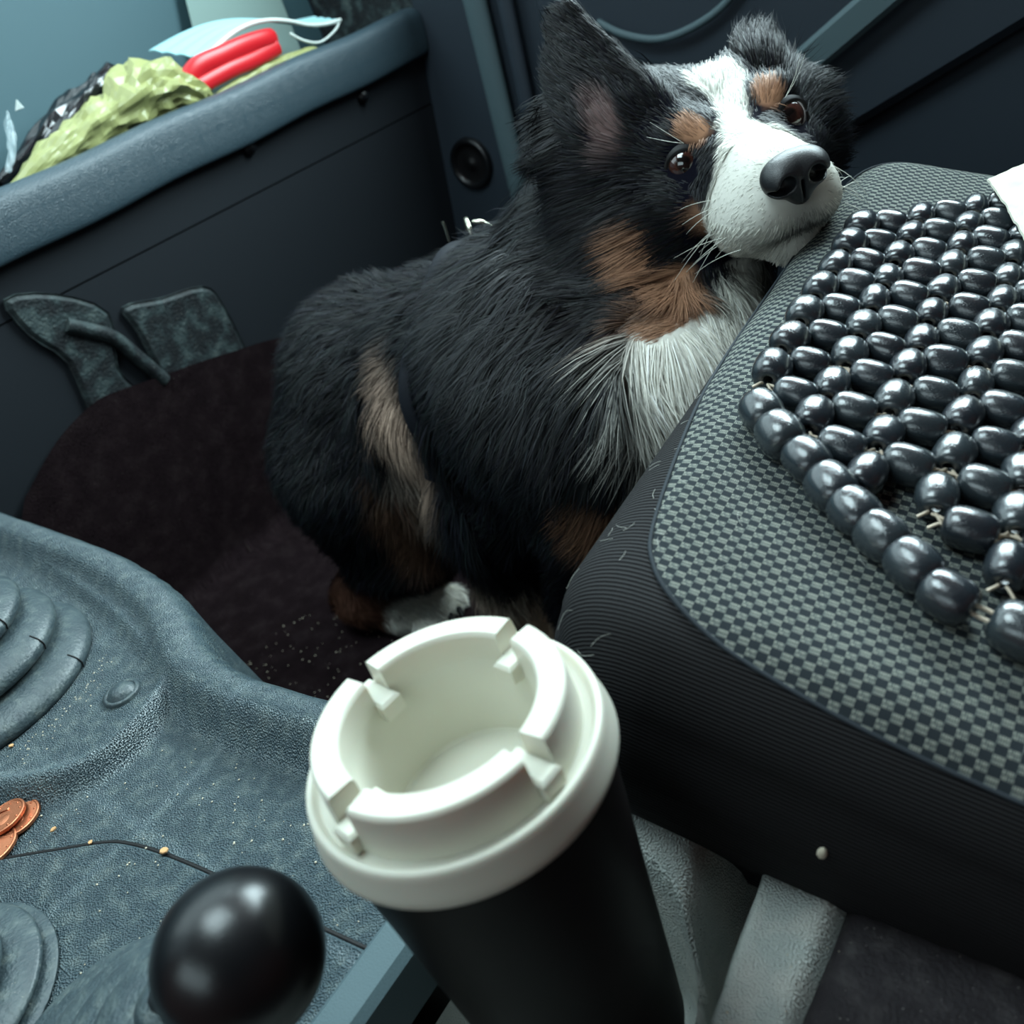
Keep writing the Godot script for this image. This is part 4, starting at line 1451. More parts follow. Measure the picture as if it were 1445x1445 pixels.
# surface nets over the cells near the surface
func net(lo: Vector3, hi: Vector3, cell: float, which := 0) -> Sh:
	var nb := 8
	var vals := {}
	var blocks := []
	var size := Vector3i(((hi - lo) / (cell * nb)).ceil())
	var reach := cell * nb * 0.87 * 1.35
	for bx in size.x:
		for by in size.y:
			for bz in size.z:
				var c := lo + Vector3(bx + 0.5, by + 0.5, bz + 0.5) * cell * nb
				if absf(value(c, which)) < reach:
					blocks.append(Vector3i(bx, by, bz))
	var sh := Sh.new()
	var at := {}
	var W := nb + 1
	# cell vertices
	var cells := []
	for b in blocks:
		var g := PackedFloat32Array()
		g.resize(W * W * W)
		var o: Vector3i = b * nb
		for x in W:
			for y in W:
				for z in W:
					g[(x * W + y) * W + z] = value(lo + Vector3(o.x + x, o.y + y, o.z + z) * cell, which)
		for x in nb:
			for y in nb:
				for z in nb:
					var s := Vector3.ZERO
					var cnt := 0
					var i0 := (x * W + y) * W + z
					var m := 0
					var c8 := PackedFloat32Array([g[i0], g[i0 + W * W], g[i0 + W], g[i0 + W * W + W], g[i0 + 1], g[i0 + W * W + 1], g[i0 + W + 1], g[i0 + W * W + W + 1]])
					for k in 8:
						if c8[k] < 0.0:
							m |= 1 << k
					if m == 0 or m == 255:
						continue
					for ed in EDGES:
						var va := c8[ed[0]]
						var vb := c8[ed[1]]
						if (va < 0.0) != (vb < 0.0):
							var t := va / (va - vb)
							s += CORNERS[ed[0]].lerp(CORNERS[ed[1]], t)
							cnt += 1
					var key := Vector3i(o.x + x, o.y + y, o.z + z)
					at[key] = sh.v.size()
					sh.v.append(lo + (Vector3(key) + s / cnt) * cell)
					cells.append([key, m])
	var X := Vector3i(1, 0, 0)
	var Y := Vector3i(0, 1, 0)
	var Z := Vector3i(0, 0, 1)
	for c in cells:
		var key: Vector3i = c[0]
		var m: int = c[1]
		var s0 := m & 1
		for ax in 3:
			var bit: int = [1, 2, 4][ax]
			var s1 := (m >> bit) & 1
			if s0 == s1:
				continue
			var u: Vector3i = [Y, Z, X][ax]
			var w: Vector3i = [Z, X, Y][ax]
			if not (at.has(key - u) and at.has(key - w) and at.has(key - u - w)):
				continue
			var q := [at[key], at[key - u], at[key - u - w], at[key - w]]
			if s0:
				sh.ix.append_array(PackedInt32Array([q[0], q[2], q[1], q[0], q[3], q[2]]))
			else:
				sh.ix.append_array(PackedInt32Array([q[0], q[1], q[2], q[0], q[2], q[3]]))
	sh.smooth(0, 0)
	var probe := sh.v.size() / 2
	if sh.n[probe].dot(slope_of(sh.v[probe], which)) < 0.0:
		for k in range(0, sh.ix.size(), 3):
			var tmp := sh.ix[k + 1]
			sh.ix[k + 1] = sh.ix[k + 2]
			sh.ix[k + 2] = tmp
		sh.smooth(0, 0)
	return sh


const EDGES := [[0, 1], [2, 3], [4, 5], [6, 7], [0, 2], [1, 3], [4, 6], [5, 7], [0, 4], [1, 5], [2, 6], [3, 7]]
const CORNERS: Array[Vector3] = [Vector3(0, 0, 0), Vector3(1, 0, 0), Vector3(0, 1, 0), Vector3(1, 1, 0), Vector3(0, 0, 1), Vector3(1, 0, 1), Vector3(0, 1, 1), Vector3(1, 1, 1)]


func value(p: Vector3, which: int) -> float:
	return field(p) if which == 0 else nose_field(p)


func slope_of(p: Vector3, which: int) -> Vector3:
	if which == 0:
		return slope(p)
	var e := 0.0004
	return Vector3(nose_field(p + Vector3(e, 0, 0)) - nose_field(p - Vector3(e, 0, 0)), nose_field(p + Vector3(0, e, 0)) - nose_field(p - Vector3(0, e, 0)), nose_field(p + Vector3(0, 0, e)) - nose_field(p - Vector3(0, 0, e)))


func smin(a: float, b: float, k: float) -> float:
	var h := maxf(k - absf(a - b), 0.0) / k
	return minf(a, b) - h * h * k * 0.25


func ell(p: Vector3, c: Vector3, r: Vector3) -> float:
	var l := p - c
	var k0 := (l / r).length()
	return k0 * (k0 - 1.0) / maxf((l / (r * r)).length(), 1e-9)


# the nose, in the head's frame
func nose_field(p: Vector3) -> float:
	var x := absf(p.x)
	var q := Vector3(x, p.y, p.z)
	var d := ell(p, Vector3(0, 0.0020, 0.0785), Vector3(0.0150, 0.0098, 0.0105))
	d = smin(d, ell(q, Vector3(0.0088, 0.0, 0.0805), Vector3(0.0075, 0.0080, 0.0105)), 0.006)
	d = smin(d, ell(p, Vector3(0, -0.0085, 0.079), Vector3(0.006, 0.007, 0.0085)), 0.006)
	# nostrils: comma-shaped holes opening forward and outward
	var h := ell(q, Vector3(0.0074, -0.0005, 0.0900), Vector3(0.0040, 0.0040, 0.0075))
	h = smin(h, ell(q, Vector3(0.0122, -0.0032, 0.0860), Vector3(0.0040, 0.0017, 0.007)), 0.003)
	d = -smin(-d, h, 0.0018)
	# groove down the middle
	var g := maxf(absf(p.x) - 0.0005, maxf(p.y + 0.001, -(p.z - 0.0845)))
	d = -smin(-d, g, 0.0015)
	return d


# coat colour in linear light; h: place in the head's frame, p: in the world
const BLACK := Color(0.0058, 0.0064, 0.0082)
const WHITE := Color(0.64, 0.63, 0.565)
const TAN := Color(0.33, 0.175, 0.105)
const BROWN := Color(0.10, 0.045, 0.03)


func blob(p: Vector3, c: Vector3, r: Vector3, soft := 0.25) -> float:
	return 1.0 - smoothstep(1.0 - soft, 1.0 + soft, ((p - c) / r).length())


func coat(p: Vector3, head: bool) -> Color:
	var h := to_head(p)
	var j := wob.get_noise_3d(p.x * 130.0, p.y * 130.0, p.z * 130.0) * 0.0022 + wob.get_noise_3d(p.x * 420.0, p.y * 420.0, p.z * 420.0) * 0.0012
	var c := BLACK
	var w := 0.0
	if head:
		# blaze from the crown to the muzzle, offset to the dog's own left
		var mid := 0.010 * smoothstep(0.012, -0.030, h.z) - 0.003 * smoothstep(-0.01, 0.02, h.z) * smoothstep(0.05, 0.03, h.z)
		var half := 0.0078 + 0.006 * smoothstep(-0.005, -0.04, h.z) + 0.014 * smoothstep(0.012, 0.034, h.z)
		if h.y > -0.012:
			w = smoothstep(half + 0.0022, half - 0.0022, absf(h.x - mid) + j * 1.6) * smoothstep(-0.060, -0.050, h.z + j * 2.0)
		# white muzzle
		var m := smoothstep(0.024, 0.031, h.z + 0.22 * minf(h.y, 0.0) * -0.35 + j) * smoothstep(-0.062, -0.055, h.y) * smoothstep(0.039, 0.034, absf(h.x) + j)
		w = maxf(w, m)
		# tan above the eyes, on the cheeks
		var t := maxf(blob(h, Vector3(-0.0215, 0.0185, 0.000), Vector3(0.0085, 0.0075, 0.010)), blob(h, Vector3(0.0235, 0.0185, -0.003), Vector3(0.0075, 0.008, 0.010)))
		t = maxf(t, blob(h, Vector3(-0.060, -0.055, 0.014), Vector3(0.013, 0.010, 0.026), 0.4))
		t = maxf(t, blob(h, Vector3(-0.065, -0.036, 0.006), Vector3(0.007, 0.020, 0.016), 0.5))
		t = maxf(t, 0.9 * blob(h, Vector3(-0.076, -0.068, 0.030), Vector3(0.026, 0.009, 0.030), 0.5))
		t = maxf(t, 0.5 * blob(h, Vector3(-0.037, -0.024, 0.022), Vector3(0.008, 0.010, 0.008), 0.6))
		t = maxf(t, 0.35 * blob(h, Vector3(-0.027, -0.0115, 0.006), Vector3(0.009, 0.003, 0.007), 0.6))
		# bare inner ear
		var e := blob(h, Vector3(-0.063, 0.034, -0.022), Vector3(0.009, 0.019, 0.020), 0.5)
		c = c.lerp(TAN, t)
		c = c.lerp(Color(0.16, 0.105, 0.10), e * 0.8)
		# dark lips and the grey whisker bed
		c = c.lerp(WHITE, w)
		var lip := blob(h, Vector3(0.004, -0.0315, 0.072), Vector3(0.020, 0.0045, 0.022), 0.7)
		c = c.lerp(Color(0.04, 0.04, 0.042), lip * 0.85)
		c = c.lerp(Color(0.16, 0.16, 0.16), 0.55 * blob(h, Vector3(0.002, -0.018, 0.076), Vector3(0.008, 0.010, 0.012), 0.7))
		# throat
		var th := smoothstep(-0.058, -0.066, h.y + j * 2.0) * smoothstep(-0.015, 0.01, h.z) * smoothstep(-0.058, -0.044, h.x)
		c = c.lerp(WHITE, th)
	else:
		var th := blob(p, Vector3(-0.210, 0.335, -0.415), Vector3(0.054, 0.10, 0.090), 0.14)
		c = c.lerp(TAN * 1.1, blob(p, Vector3(-0.247, 0.366, -0.420), Vector3(0.024, 0.014, 0.036), 0.5) * 0.85)
		var lit_white := Color(0.84, 0.82, 0.74)  # chest white lightened to make up for the shade it lies in
		th = maxf(th, blob(p, Vector3(-0.212, 0.372, -0.455), Vector3(0.036, 0.030, 0.055), 0.25))
		c = c.lerp(lit_white, th)
		# tan stripe down the front of the hind leg, pale feathering below
		var s := blob(p, Vector3(-0.480, 0.262, -0.408), Vector3(0.026, 0.060, 0.040), 0.5)
		c = c.lerp(TAN.lerp(WHITE, 0.25), s * 0.9)
		c = c.lerp(TAN * 0.5, blob(p, Vector3(-0.53, 0.16, -0.412), Vector3(0.024, 0.06, 0.04), 0.4) * 0.5)
		c = c.lerp(TAN.lerp(WHITE, 0.45), blob(p, Vector3(-0.508, 0.185, -0.432), Vector3(0.017, 0.070, 0.030), 0.5) * 0.75)
		# brown hock and white hind foot, its colour lightened against the dim footwell
		c = c.lerp(BROWN, blob(p, Vector3(-0.63, 0.05, -0.40), Vector3(0.05, 0.05, 0.06), 0.3))
		c = c.lerp(Color(0.82, 0.79, 0.71), blob(p, Vector3(-0.578, 0.03, -0.435), Vector3(0.044, 0.05, 0.06), 0.12))
		# tan on the forelegs, the paw colour lightened to offset its shade
		c = c.lerp(Color(0.72, 0.56, 0.43), blob(p, Vector3(-0.455, 0.055, -0.44), Vector3(0.06, 0.065, 0.07), 0.3))
		c = c.lerp(TAN, blob(p, Vector3(-0.292, 0.232, -0.386), Vector3(0.022, 0.035, 0.04), 0.5) * 0.7)
	return c


func is_head(p: Vector3) -> bool:
	var h := to_head(p)
	return h.z > -0.105 and Vector3(h.x, h.y * 0.9, h.z + 0.02).length() < 0.125 and h.y > -0.070


# a hair: a ribbon along +y that bends towards +z, its face towards -z
func hair_mesh(bend: float, segs: int) -> ArrayMesh:
	var sh := Sh.new()
	for i in segs + 1:
		var t := float(i) / segs
		var w := 0.5 * (0.75 + 0.6 * t) * (1.0 - pow(t, 3.0)) + 0.03 * (1.0 - t)
		var c := Vector3(0, t * (1.0 - 0.18 * bend * t), bend * t * t)
		var nn := Vector3(0, 2.0 * bend * t, -1.0).normalized()
		sh.v.append(c - Vector3(w, 0, 0))
		sh.v.append(c + Vector3(w, 0, 0))
		sh.n.append((nn + Vector3(-0.00002, 0, 0)).normalized())
		sh.n.append((nn + Vector3(0.00002, 0, 0)).normalized())
	for i in segs:
		var a := i * 2
		sh.ix.append_array(PackedInt32Array([a, a + 3, a + 1, a, a + 2, a + 3]))
	if (sh.v[sh.ix[2]] - sh.v[sh.ix[0]]).cross(sh.v[sh.ix[1]] - sh.v[sh.ix[0]]).z > 0.0:
		for k in range(0, sh.ix.size(), 3):
			var tmp := sh.ix[k + 1]
			sh.ix[k + 1] = sh.ix[k + 2]
			sh.ix[k + 2] = tmp
	return sh.mesh()


func build_dog() -> void:
	capsule(Vector3(-0.3663, 0.2916, -0.4734), Vector3(-0.4611, 0.2819, -0.4882), 0.0800, 0.0720, 0.000)
	capsule(Vector3(-0.4611, 0.2819, -0.4882), Vector3(-0.5856, 0.2530, -0.4899), 0.0720, 0.0780, 0.040)
	capsule(Vector3(-0.5856, 0.2530, -0.4899), Vector3(-0.6074, 0.1953, -0.4491), 0.0740, 0.0620, 0.050)
	capsule(Vector3(-0.6074, 0.1953, -0.4491), Vector3(-0.5431, 0.2299, -0.4604), 0.0600, 0.0320, 0.040)
	capsule(Vector3(-0.6074, 0.1953, -0.4491), Vector3(-0.6059, 0.1018, -0.4324), 0.0600, 0.0420, 0.040)
	capsule(Vector3(-0.5431, 0.2299, -0.4604), Vector3(-0.5723, 0.0934, -0.4411), 0.0320, 0.0260, 0.040)
	capsule(Vector3(-0.6599, 0.0436, -0.4097), Vector3(-0.6104, 0.0262, -0.4260), 0.0220, 0.0240, 0.030)
	capsule(Vector3(-0.6104, 0.0262, -0.4260), Vector3(-0.5836, 0.0284, -0.4376), 0.0240, 0.0210, 0.015)
	capsule(Vector3(-0.5915, 0.0209, -0.4569), Vector3(-0.5744, 0.0178, -0.4611), 0.0095, 0.0098, 0.003)
	capsule(Vector3(-0.5915, 0.0209, -0.4449), Vector3(-0.5704, 0.0178, -0.4456), 0.0095, 0.0098, 0.003)
	capsule(Vector3(-0.5915, 0.0209, -0.4329), Vector3(-0.5704, 0.0178, -0.4301), 0.0095, 0.0098, 0.003)
	capsule(Vector3(-0.5915, 0.0209, -0.4209), Vector3(-0.5744, 0.0178, -0.4146), 0.0095, 0.0098, 0.003)
	capsule(Vector3(-0.5723, 0.0934, -0.4411), Vector3(-0.6411, 0.0456, -0.4133), 0.0280, 0.0220, 0.030)
	capsule(Vector3(-0.3628, 0.2612, -0.4491), Vector3(-0.4279, 0.1932, -0.4401), 0.0660, 0.0480, 0.040)
	capsule(Vector3(-0.4279, 0.1932, -0.4401), Vector3(-0.4765, 0.0280, -0.4592), 0.0460, 0.0260, 0.030)
	capsule(Vector3(-0.3132, 0.2743, -0.4262), Vector3(-0.3301, 0.2071, -0.4153), 0.0500, 0.0350, 0.030)
	capsule(Vector3(-0.3301, 0.2071, -0.4153), Vector3(-0.4078, 0.0284, -0.4435), 0.0300, 0.0220, 0.020)
	capsule(Vector3(-0.3024, 0.4067, -0.5368), Vector3(-0.3663, 0.2916, -0.4734), 0.0600, 0.0780, 0.050)
	capsule(Vector3(-0.2543, 0.3776, -0.5271), Vector3(-0.2692, 0.3086, -0.4423), 0.0340, 0.0420, 0.040)
	capsule(Vector3(-0.2692, 0.3086, -0.4423), Vector3(-0.3663, 0.2916, -0.4734), 0.0450, 0.0750, 0.050)
	ellipsoid(Vector3(-0.0000, -0.0140, -0.0520), Vector3(0.0480, 0.0420, 0.0520), 0.020)
	ellipsoid(Vector3(-0.0260, 0.0130, -0.0140), Vector3(0.0160, 0.0110, 0.0140), 0.012)
	ellipsoid(Vector3(-0.0500, -0.0340, -0.0360), Vector3(0.0420, 0.0400, 0.0440), 0.025)
	ellipsoid(Vector3(-0.0290, -0.0200, -0.0080), Vector3(0.0180, 0.0180, 0.0260), 0.020)
	ellipsoid(Vector3(-0.0120, -0.0210, 0.0560), Vector3(0.0170, 0.0170, 0.0190), 0.012)
	ellipsoid(Vector3(-0.0170, -0.0280, 0.0320), Vector3(0.0180, 0.0220, 0.0260), 0.012)
	ellipsoid(Vector3(0.0260, 0.0130, -0.0140), Vector3(0.0160, 0.0110, 0.0140), 0.012)
	ellipsoid(Vector3(0.0360, -0.0320, -0.0500), Vector3(0.0340, 0.0360, 0.0400), 0.025)
	ellipsoid(Vector3(0.0290, -0.0200, -0.0080), Vector3(0.0180, 0.0180, 0.0260), 0.020)
	ellipsoid(Vector3(0.0120, -0.0210, 0.0560), Vector3(0.0170, 0.0170, 0.0190), 0.012)
	ellipsoid(Vector3(0.0170, -0.0280, 0.0320), Vector3(0.0180, 0.0220, 0.0260), 0.012)
	capsule(Vector3(-0.2237, 0.4216, -0.4937), Vector3(-0.1817, 0.4232, -0.4481), 0.0230, 0.0165, 0.018)
	capsule(Vector3(-0.2289, 0.3860, -0.5056), Vector3(-0.1852, 0.3846, -0.4588), 0.0220, 0.0125, 0.010)
	ellipsoid(Vector3(-0.0750, -0.0350, -0.0700), Vector3(0.0350, 0.0500, 0.0400), 0.030)
	ear_blade(Vector3(-0.0630, 0.0300, -0.0380), Vector3(-0.0600, 0.0820, -0.0660), 0.0430, 0.0140, 3.2, Vector3(-0.2886, 0.4668, 0.8360), 0.014)
	ear_blade(Vector3(0.0380, 0.0060, -0.0520), Vector3(0.0430, 0.0120, -0.0680), 0.0330, 0.0260, 1.8, Vector3(0.3884, 0.8163, 0.4275), 0.015)
	var dog := thing("dog", "black, white and tan dog lying in the footwell with its chin on the passenger seat", "dog", Vector3(-0.52, 0.0, -0.44))
	var body := net(Vector3(-0.74, -0.005, -0.70), Vector3(-0.12, 0.56, -0.28), 0.004)
	var heads := PackedByteArray()
	for k in body.v.size():
		var hd := is_head(body.v[k])
		heads.append(1 if hd else 0)
		var c := coat(body.v[k], hd)
		body.col.append(c)
	part("body", body, M["skin"], dog)
	grow_fur(dog, body)
	make_face(dog)


func grow_fur(dog: Node3D, body: Sh) -> void:
	var r := RandomNumberGenerator.new()
	r.seed = 404
	var head_buf := PackedFloat32Array()
	var body_buf := PackedFloat32Array()
	for q in range(0, body.ix.size(), 3):
		var a := body.v[body.ix[q]]
		var b := body.v[body.ix[q + 1]]
		var c := body.v[body.ix[q + 2]]
		var mid := (a + b + c) / 3.0
		var nrm := (body.n[body.ix[q]] + body.n[body.ix[q + 1]] + body.n[body.ix[q + 2]]).normalized()
		var area := (b - a).cross(c - a).length() / 2.0 * 1e6
		var h := to_head(mid)
		var hd := is_head(mid)
		# less coat where no one can look
		var seen := nrm.dot((EYE - mid).normalized())
		var density := 2.0 if hd else 1.25
		if seen < -0.3:
			density *= 0.12
		if hd and h.z > 0.022:
			density = 3.2
		if hd and h.z > 0.076 and absf(h.x) < 0.013 and h.y > -0.016:
			continue
		var count := area * density
		var k := int(count) + (1 if r.randf() < count - int(count) else 0)
		for i in k:
			var u := r.randf()
			var w := r.randf()
			if u + w > 1.0:
				u = 1.0 - u
				w = 1.0 - w
			var p := a + (b - a) * u + (c - a) * w
			strand(head_buf if hd else body_buf, p, nrm, hd, r)
	for q in [["head_fur", head_buf, 0.42], ["body_fur", body_buf, 0.45]]:
		var buf: PackedFloat32Array = q[1]
		var n := buf.size() / 16
		var hm := hair_mesh(q[2], 3)
		var ha := hm.surface_get_arrays(0)
		var hv: PackedVector3Array = ha[Mesh.ARRAY_VERTEX]
		var hn: PackedVector3Array = ha[Mesh.ARRAY_NORMAL]
		var hi: PackedInt32Array = ha[Mesh.ARRAY_INDEX]
		var sh := Sh.new()
		var vc := hv.size()
		var ic := hi.size()
		sh.v.resize(n * vc)
		sh.n.resize(n * vc)
		sh.col.resize(n * vc)
		sh.ix.resize(n * ic)
		for i in n:
			var o := i * 16
			var b := Basis(Vector3(buf[o], buf[o + 1], buf[o + 2]), Vector3(buf[o + 3], buf[o + 4], buf[o + 5]), Vector3(buf[o + 6], buf[o + 7], buf[o + 8]))
			var at := Vector3(buf[o + 9], buf[o + 10], buf[o + 11])
			var nb := b.orthonormalized()
			var c := Color(buf[o + 12], buf[o + 13], buf[o + 14])
			var k0 := i * vc
			for k in vc:
				sh.v[k0 + k] = at + b * hv[k]
				sh.n[k0 + k] = nb * hn[k]
				sh.col[k0 + k] = c
			var i0 := i * ic
			for k in ic:
				sh.ix[i0 + k] = hi[k] + k0
		part(q[0], sh, M["fur"], dog, "stuff")
		print(q[0], " ", n)


func strand(buf: PackedFloat32Array, p: Vector3, nrm: Vector3, hd: bool, r: RandomNumberGenerator) -> void:
	var h := to_head(p)
	var flow: Vector3
	var length := 0.03
	var lift := 0.5
	var width := 0.00045
	var n1 := Vector3(wob.get_noise_3d(p.x * 34.0, p.y * 34.0, p.z * 34.0), wob.get_noise_3d(p.x * 34.0 + 50.0, p.y * 34.0, p.z * 34.0), wob.get_noise_3d(p.x * 34.0, p.y * 34.0 + 50.0, p.z * 34.0))
	if hd:
		if Vector3(absf(h.x) - 0.030, h.y + 0.0, h.z - 0.002).length() < 0.0108:
			return
		var sx := signf(h.x)
		# swept back from the nose, out over the cheeks
		var f := Vector3(sx * 0.25, 0.1, -1.0)
		length = 0.0065
		lift = 0.30
		width = 0.00038
		var back := smoothstep(0.02, -0.03, h.z)
		if h.z > 0.03:
			length = 0.0042
			f = Vector3(h.x * 30.0, h.y * 20.0 - 0.2, -0.6)
			if h.y < -0.02:
				f = Vector3(h.x * 30.0, -0.8, -0.5)
				length = 0.007
		else:
			length = lerpf(0.006, 0.013, back)
			# cheeks and ruff
			var cheek := smoothstep(0.035, 0.065, absf(h.x)) * smoothstep(0.03, -0.005, h.y)
			f = f.lerp(Vector3(sx * 1.0, -0.45, -0.7), cheek)
			length = lerpf(length, 0.030, cheek)
			lift = lerpf(lift, 0.5, cheek)
			# the hollow between eye and muzzle
			if absf(h.x) > 0.009 and absf(h.x) < 0.034 and h.z > -0.006 and h.y < 0.013 and h.y > -0.026:
				f = Vector3(sx * 0.35, -0.75, 0.05)
				lift = 0.55
				length = 0.0055
			# ears
			var ear := smoothstep(0.036, 0.050, h.y + 0.25 * absf(h.x) - 0.006)
			if absf(h.x) > 0.03 and h.y > (0.022 if h.x < 0.0 else 0.012) and (h.x < 0.0 or h.z < -0.035):
				ear = maxf(ear, smoothstep(0.022, 0.04, h.y) if h.x < 0.0 else smoothstep(0.012, 0.022, h.y))
				f = f.lerp(Vector3(sx * 0.5, 0.9, -0.5), ear)
				length = lerpf(length, 0.012 if h.x < 0 else 0.021, ear)
				lift = lerpf(lift, 0.4 if h.x < 0 else 0.7, ear)
				if h.x < -0.085 and h.y < 0.06:
					f = Vector3(-1.0, -0.1, -0.3)
					length = 0.026
				var bare := blob(h, Vector3(-0.064, 0.034, -0.022), Vector3(0.011, 0.018, 0.018), 0.3)
				if r.randf() < bare * 0.8:
					return
			elif h.y < -0.05:
				f = Vector3(sx * 0.3, -0.8, -0.5)
				length = 0.020
		flow = HX * f.x + HY * f.y + HZ * f.z
	else:
		flow = Vector3(-0.55, -0.75, 0.1)
		length = 0.026
		lift = 0.55
		width = 0.00062
		var ruff := smoothstep(0.22, 0.10, p.distance_to(HO + Vector3(-0.02, -0.05, 0.02)))
		flow = flow.lerp(Vector3(-0.45, -0.9, 0.15), ruff)
		length = lerpf(length, 0.045, ruff)
		if p.distance_to(Vector3(-0.225, 0.335, -0.41)) < 0.14 and coat(p, false).r > 0.35:
			flow = Vector3(0.42, -1.0, 0.25)
			length = 0.036
			lift = 0.26
		if p.y < 0.10:
			flow = Vector3(0.5, -0.5, -0.1)
			length = 0.014
			lift = 0.55
		elif p.x > -0.53 and p.x < -0.42 and p.y < 0.30 and p.z > -0.47:
			flow = Vector3(-0.15, -1.0, 0.05)
			length = 0.042
		if p.y < 0.012:
			return
		width *= 1.0
	flow += n1 * (0.55 if hd else 0.95)
	if not hd:
		flow += Vector3(wob.get_noise_3d(p.x * 95.0, p.y * 95.0, p.z * 95.0), wob.get_noise_3d(p.x * 95.0 + 30.0, p.y * 95.0, p.z * 95.0), 0.0) * 0.45
	var t := flow - nrm * flow.dot(nrm)
	if t.length() < 0.01:
		t = nrm.cross(Vector3.UP)
	t = t.normalized()
	var jit := Vector3(r.randf_range(-1, 1), r.randf_range(-1, 1), r.randf_range(-1, 1)) * 0.16
	lift *= r.randf_range(0.7, 1.25)
	var y := (nrm * lift + t * (1.0 - lift * 0.5) + jit).normalized()
	var z := t - nrm * 0.35
	z = (z - y * z.dot(y))
	if z.length() < 0.01:
		z = -nrm
	z = z.normalized()
	var x := y.cross(z)
	var long := length * r.randf_range(0.6, 1.25)
	var c := coat(p + jit * 0.006, hd)
	var lum := r.randf_range(0.7, 1.35)
	c = Color(c.r * lum, c.g * lum, c.b * lum)
	if c.r < 0.05 and r.randf() < 0.03:
		c = c * 3.0
	x *= width * r.randf_range(0.75, 1.3)
	y *= long
	z *= long
	var o := p - nrm * 0.0006
	buf.append_array(PackedFloat32Array([x.x, x.y, x.z, y.x, y.y, y.z, z.x, z.y, z.z, o.x, o.y, o.z, minf(c.r, 1.0), minf(c.g, 1.0), minf(c.b, 1.0), 1.0]))


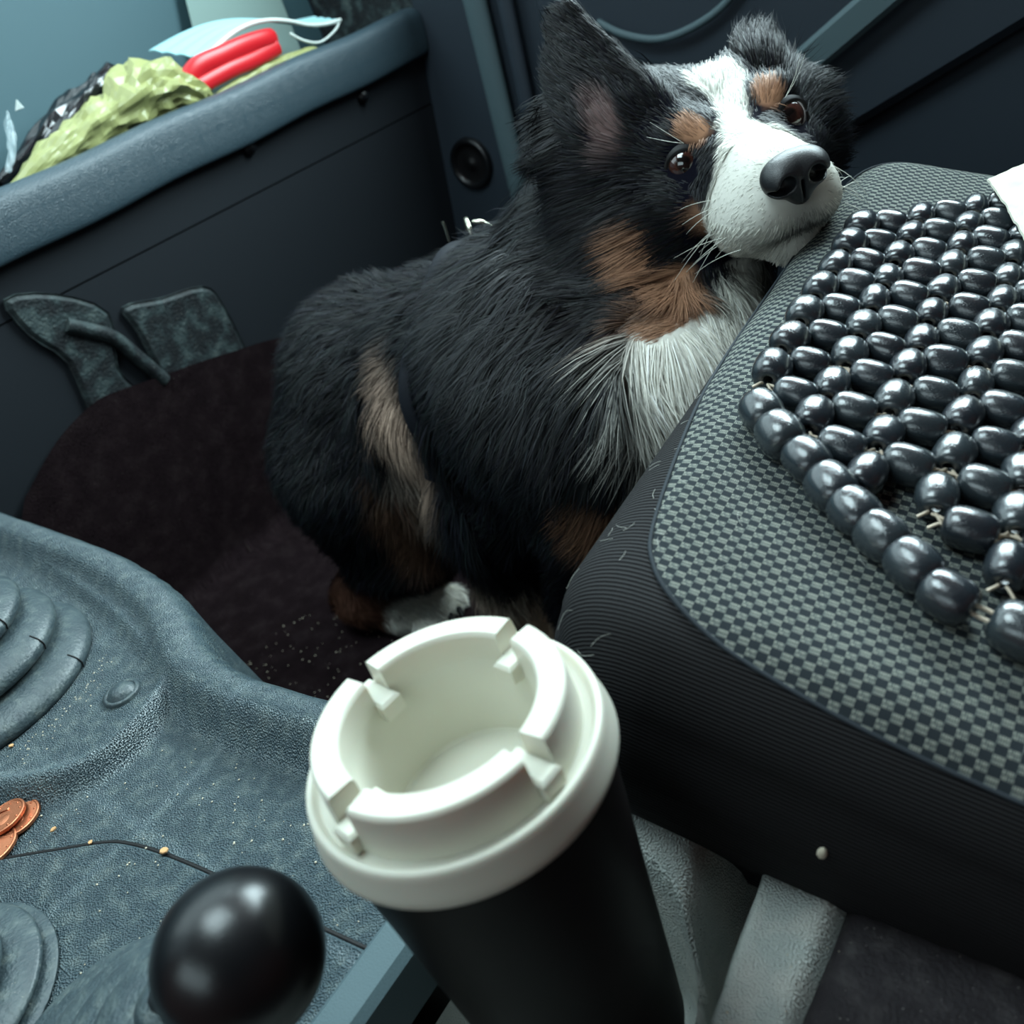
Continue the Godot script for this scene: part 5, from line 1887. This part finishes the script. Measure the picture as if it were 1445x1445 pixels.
func make_face(dog: Node3D) -> void:
	# nose, meshed in the head's frame and turned into place
	var nose := net(Vector3(-0.018, -0.018, 0.062), Vector3(0.018, 0.016, 0.094), 0.0007, 1)
	for k in nose.v.size():
		nose.v[k] = Head(nose.v[k].x, nose.v[k].y, nose.v[k].z)
	nose.smooth(0, 0)
	part("nose", nose, M["nose_leather"], dog)
	for s: float in [-1.0, 1.0]:
		var c := Head(s * 0.0305, 0.0005, -0.0042)
		# gaze: up and towards the driver
		var gaze := (HX * -0.10 + HY * 0.20 + HZ * 0.5 + HX * (s * 0.05)).normalized()
		var gx := gaze.cross(HY).normalized()
		var gb := Basis(gx, gaze, gx.cross(gaze))
		var sh := Sh.new()
		sh.ball(c, Vector3.ONE * 0.0112, gb, 48, 48)
		for p in sh.v:
			var a := acos(clampf((p - c).normalized().dot(gaze), -1.0, 1.0))
			var k := Color(0.30, 0.26, 0.25).lerp(Color(0.018, 0.010, 0.009), smoothstep(0.98, 0.90, a))
			k = k.lerp(Color(0.045, 0.019, 0.012), smoothstep(0.88, 0.76, a))
			k = k.lerp(Color(0.004, 0.004, 0.004), smoothstep(0.42, 0.36, a))
			sh.col.append(k)
		part("eye", sh, M["eye"], dog)
		# lids: an almond-shaped dark rim over the ball
		sh = Sh.new()
		var fwd := (HZ + HX * (s * 0.30) + HY * 0.05).normalized()
		var side := (HX - fwd * HX.dot(fwd)).normalized()
		var up := fwd.cross(side)
		for lid: float in [1.0, -1.0]:
			var rows := []
			for i in 17:
				var f := i / 16.0 * 2.0 - 1.0
				var row := PackedVector3Array()
				var tall: float = (1.12 if lid > 0 else 0.92) * sqrt(maxf(0.0, 1.0 - f * f))
				for j in 6:
					var e := j / 5.0
					var yaw := f * 1.05
					var pit: float = lid * (tall * 0.78 + e * 0.34)
					var d := (fwd * cos(yaw) + side * sin(yaw)) * cos(pit) + up * sin(pit)
					row.append(c + d * (0.0115 + 0.0009 * sin(minf(e * 4.0, 1.0) * PI * 0.5) + 0.0012 * e))
				rows.append(row)
			sh.grid(rows, false, [], lid < 0.0)
		part("eyelid", sh, M["eyelid"], dog)
	# whiskers
	var wh := Sh.new()
	var r := RandomNumberGenerator.new()
	r.seed = 9
	for s: float in [-1.0, 1.0]:
		for i in 15:
			var a := Head(s * r.randf_range(0.021, 0.030), r.randf_range(-0.036, -0.012), r.randf_range(0.034, 0.062))
			var out := HX * (s * r.randf_range(0.5, 1.0)) + HY * r.randf_range(-0.9, 0.1) + HZ * r.randf_range(-0.9, 0.1)
			out = out.normalized()
			var l := r.randf_range(0.018, 0.042)
			var sag := HY * -0.25 * l + HZ * -0.25 * l
			wh.tube(curve([a, a + out * l * 0.35, a + out * l * 0.7 + sag * 0.35, a + out * l + sag], 4), [0.00022, 0.00022, 0.00021, 0.0002, 0.0002, 0.00019, 0.00018, 0.00017, 0.00016, 0.00014, 0.00012, 0.00009, 0.00005], 4)
		for i in 2:
			var a := Head(s * 0.030, 0.014, 0.004)
			var out := (HX * s * r.randf_range(0.3, 0.9) + HY * r.randf_range(0.3, 0.9) + HZ * 0.3).normalized()
			wh.tube(curve([a, a + out * 0.012, a + out * 0.025 - HZ * 0.006], 4), [0.00016, 0.00016, 0.00015, 0.00014, 0.00013, 0.00012, 0.0001, 0.00008, 0.00005], 4)
	part("whiskers", wh, M["whisker"], dog, "stuff")
	# claws of the hind foot
	for k in 3:
		var sh := Sh.new()
		var a := Vector3(-0.563 + 0.004 * k, 0.020, -0.425 - 0.011 * k)
		sh.tube(curve([a, a + Vector3(0.008, -0.002, 0.006), a + Vector3(0.012, -0.009, 0.009)], 4), [0.003, 0.003, 0.0028, 0.0026, 0.0024, 0.0021, 0.0017, 0.0012, 0.0005], 8)
		part("claw", sh, M["eyelid"], dog)


func build_harness() -> void:
	var at := onto_back(At(-0.468, -0.204, -0.524), 0.017)
	var h := thing("harness", "dark harness strap around the dog with a shiny steel ring on its back", "harness", at)
	var strap := PackedVector3Array()
	for q in [At(-0.49, -0.21, -0.57), At(-0.468, -0.215, -0.524), At(-0.443, -0.235, -0.475), At(-0.435, -0.27, -0.44), At(-0.437, -0.31, -0.42), At(-0.445, -0.35, -0.415)]:
		strap.append(onto_back(q, 0.011))
	var line := curve(Array(strap), 8)
	var sh := Sh.new()
	sh.tube(line, 0.006, 10, 0.35, slope(line[0]))
	part("strap", sh, M["nylon"], h)
	sh = Sh.new()
	var ring := []
	for k in 25:
		var a := PI * 1.0 * k / 24.0
		ring.append(at + Vector3(-cos(a) * 0.011 * 0.7, sin(a) * 0.012, cos(a) * -0.011 * 0.7))
	sh.tube(PackedVector3Array(ring), 0.0021, 10)
	part("ring", sh, M["steel"], h)
	sh = Sh.new()
	sh.tube(curve([at + Vector3(0.003, 0.009, -0.003), at + Vector3(0.010, 0.007, -0.006), at + Vector3(0.016, 0.001, -0.010), at + Vector3(0.026, -0.002, -0.018)], 5), [0.0014, 0.0018, 0.002, 0.002, 0.002, 0.002, 0.002, 0.002, 0.002, 0.002, 0.002, 0.0019, 0.0017, 0.0014, 0.001, 0.0008], 8)
	part("clip", sh, M["steel"], h)
	sh = Sh.new()
	sh.tube(PackedVector3Array([at + Vector3(-0.013, 0.0, 0.012), at + Vector3(-0.013, 0.008, 0.012), at + Vector3(-0.0135, 0.016, 0.012)]), 0.0011, 7)
	part("clip_pin", sh, M["steel"], h)


# the point of the dog's surface next to p, raised by so much
func onto_back(p: Vector3, up: float) -> Vector3:
	for k in 12:
		p -= slope(p) * field(p)
	return p + slope(p) * up
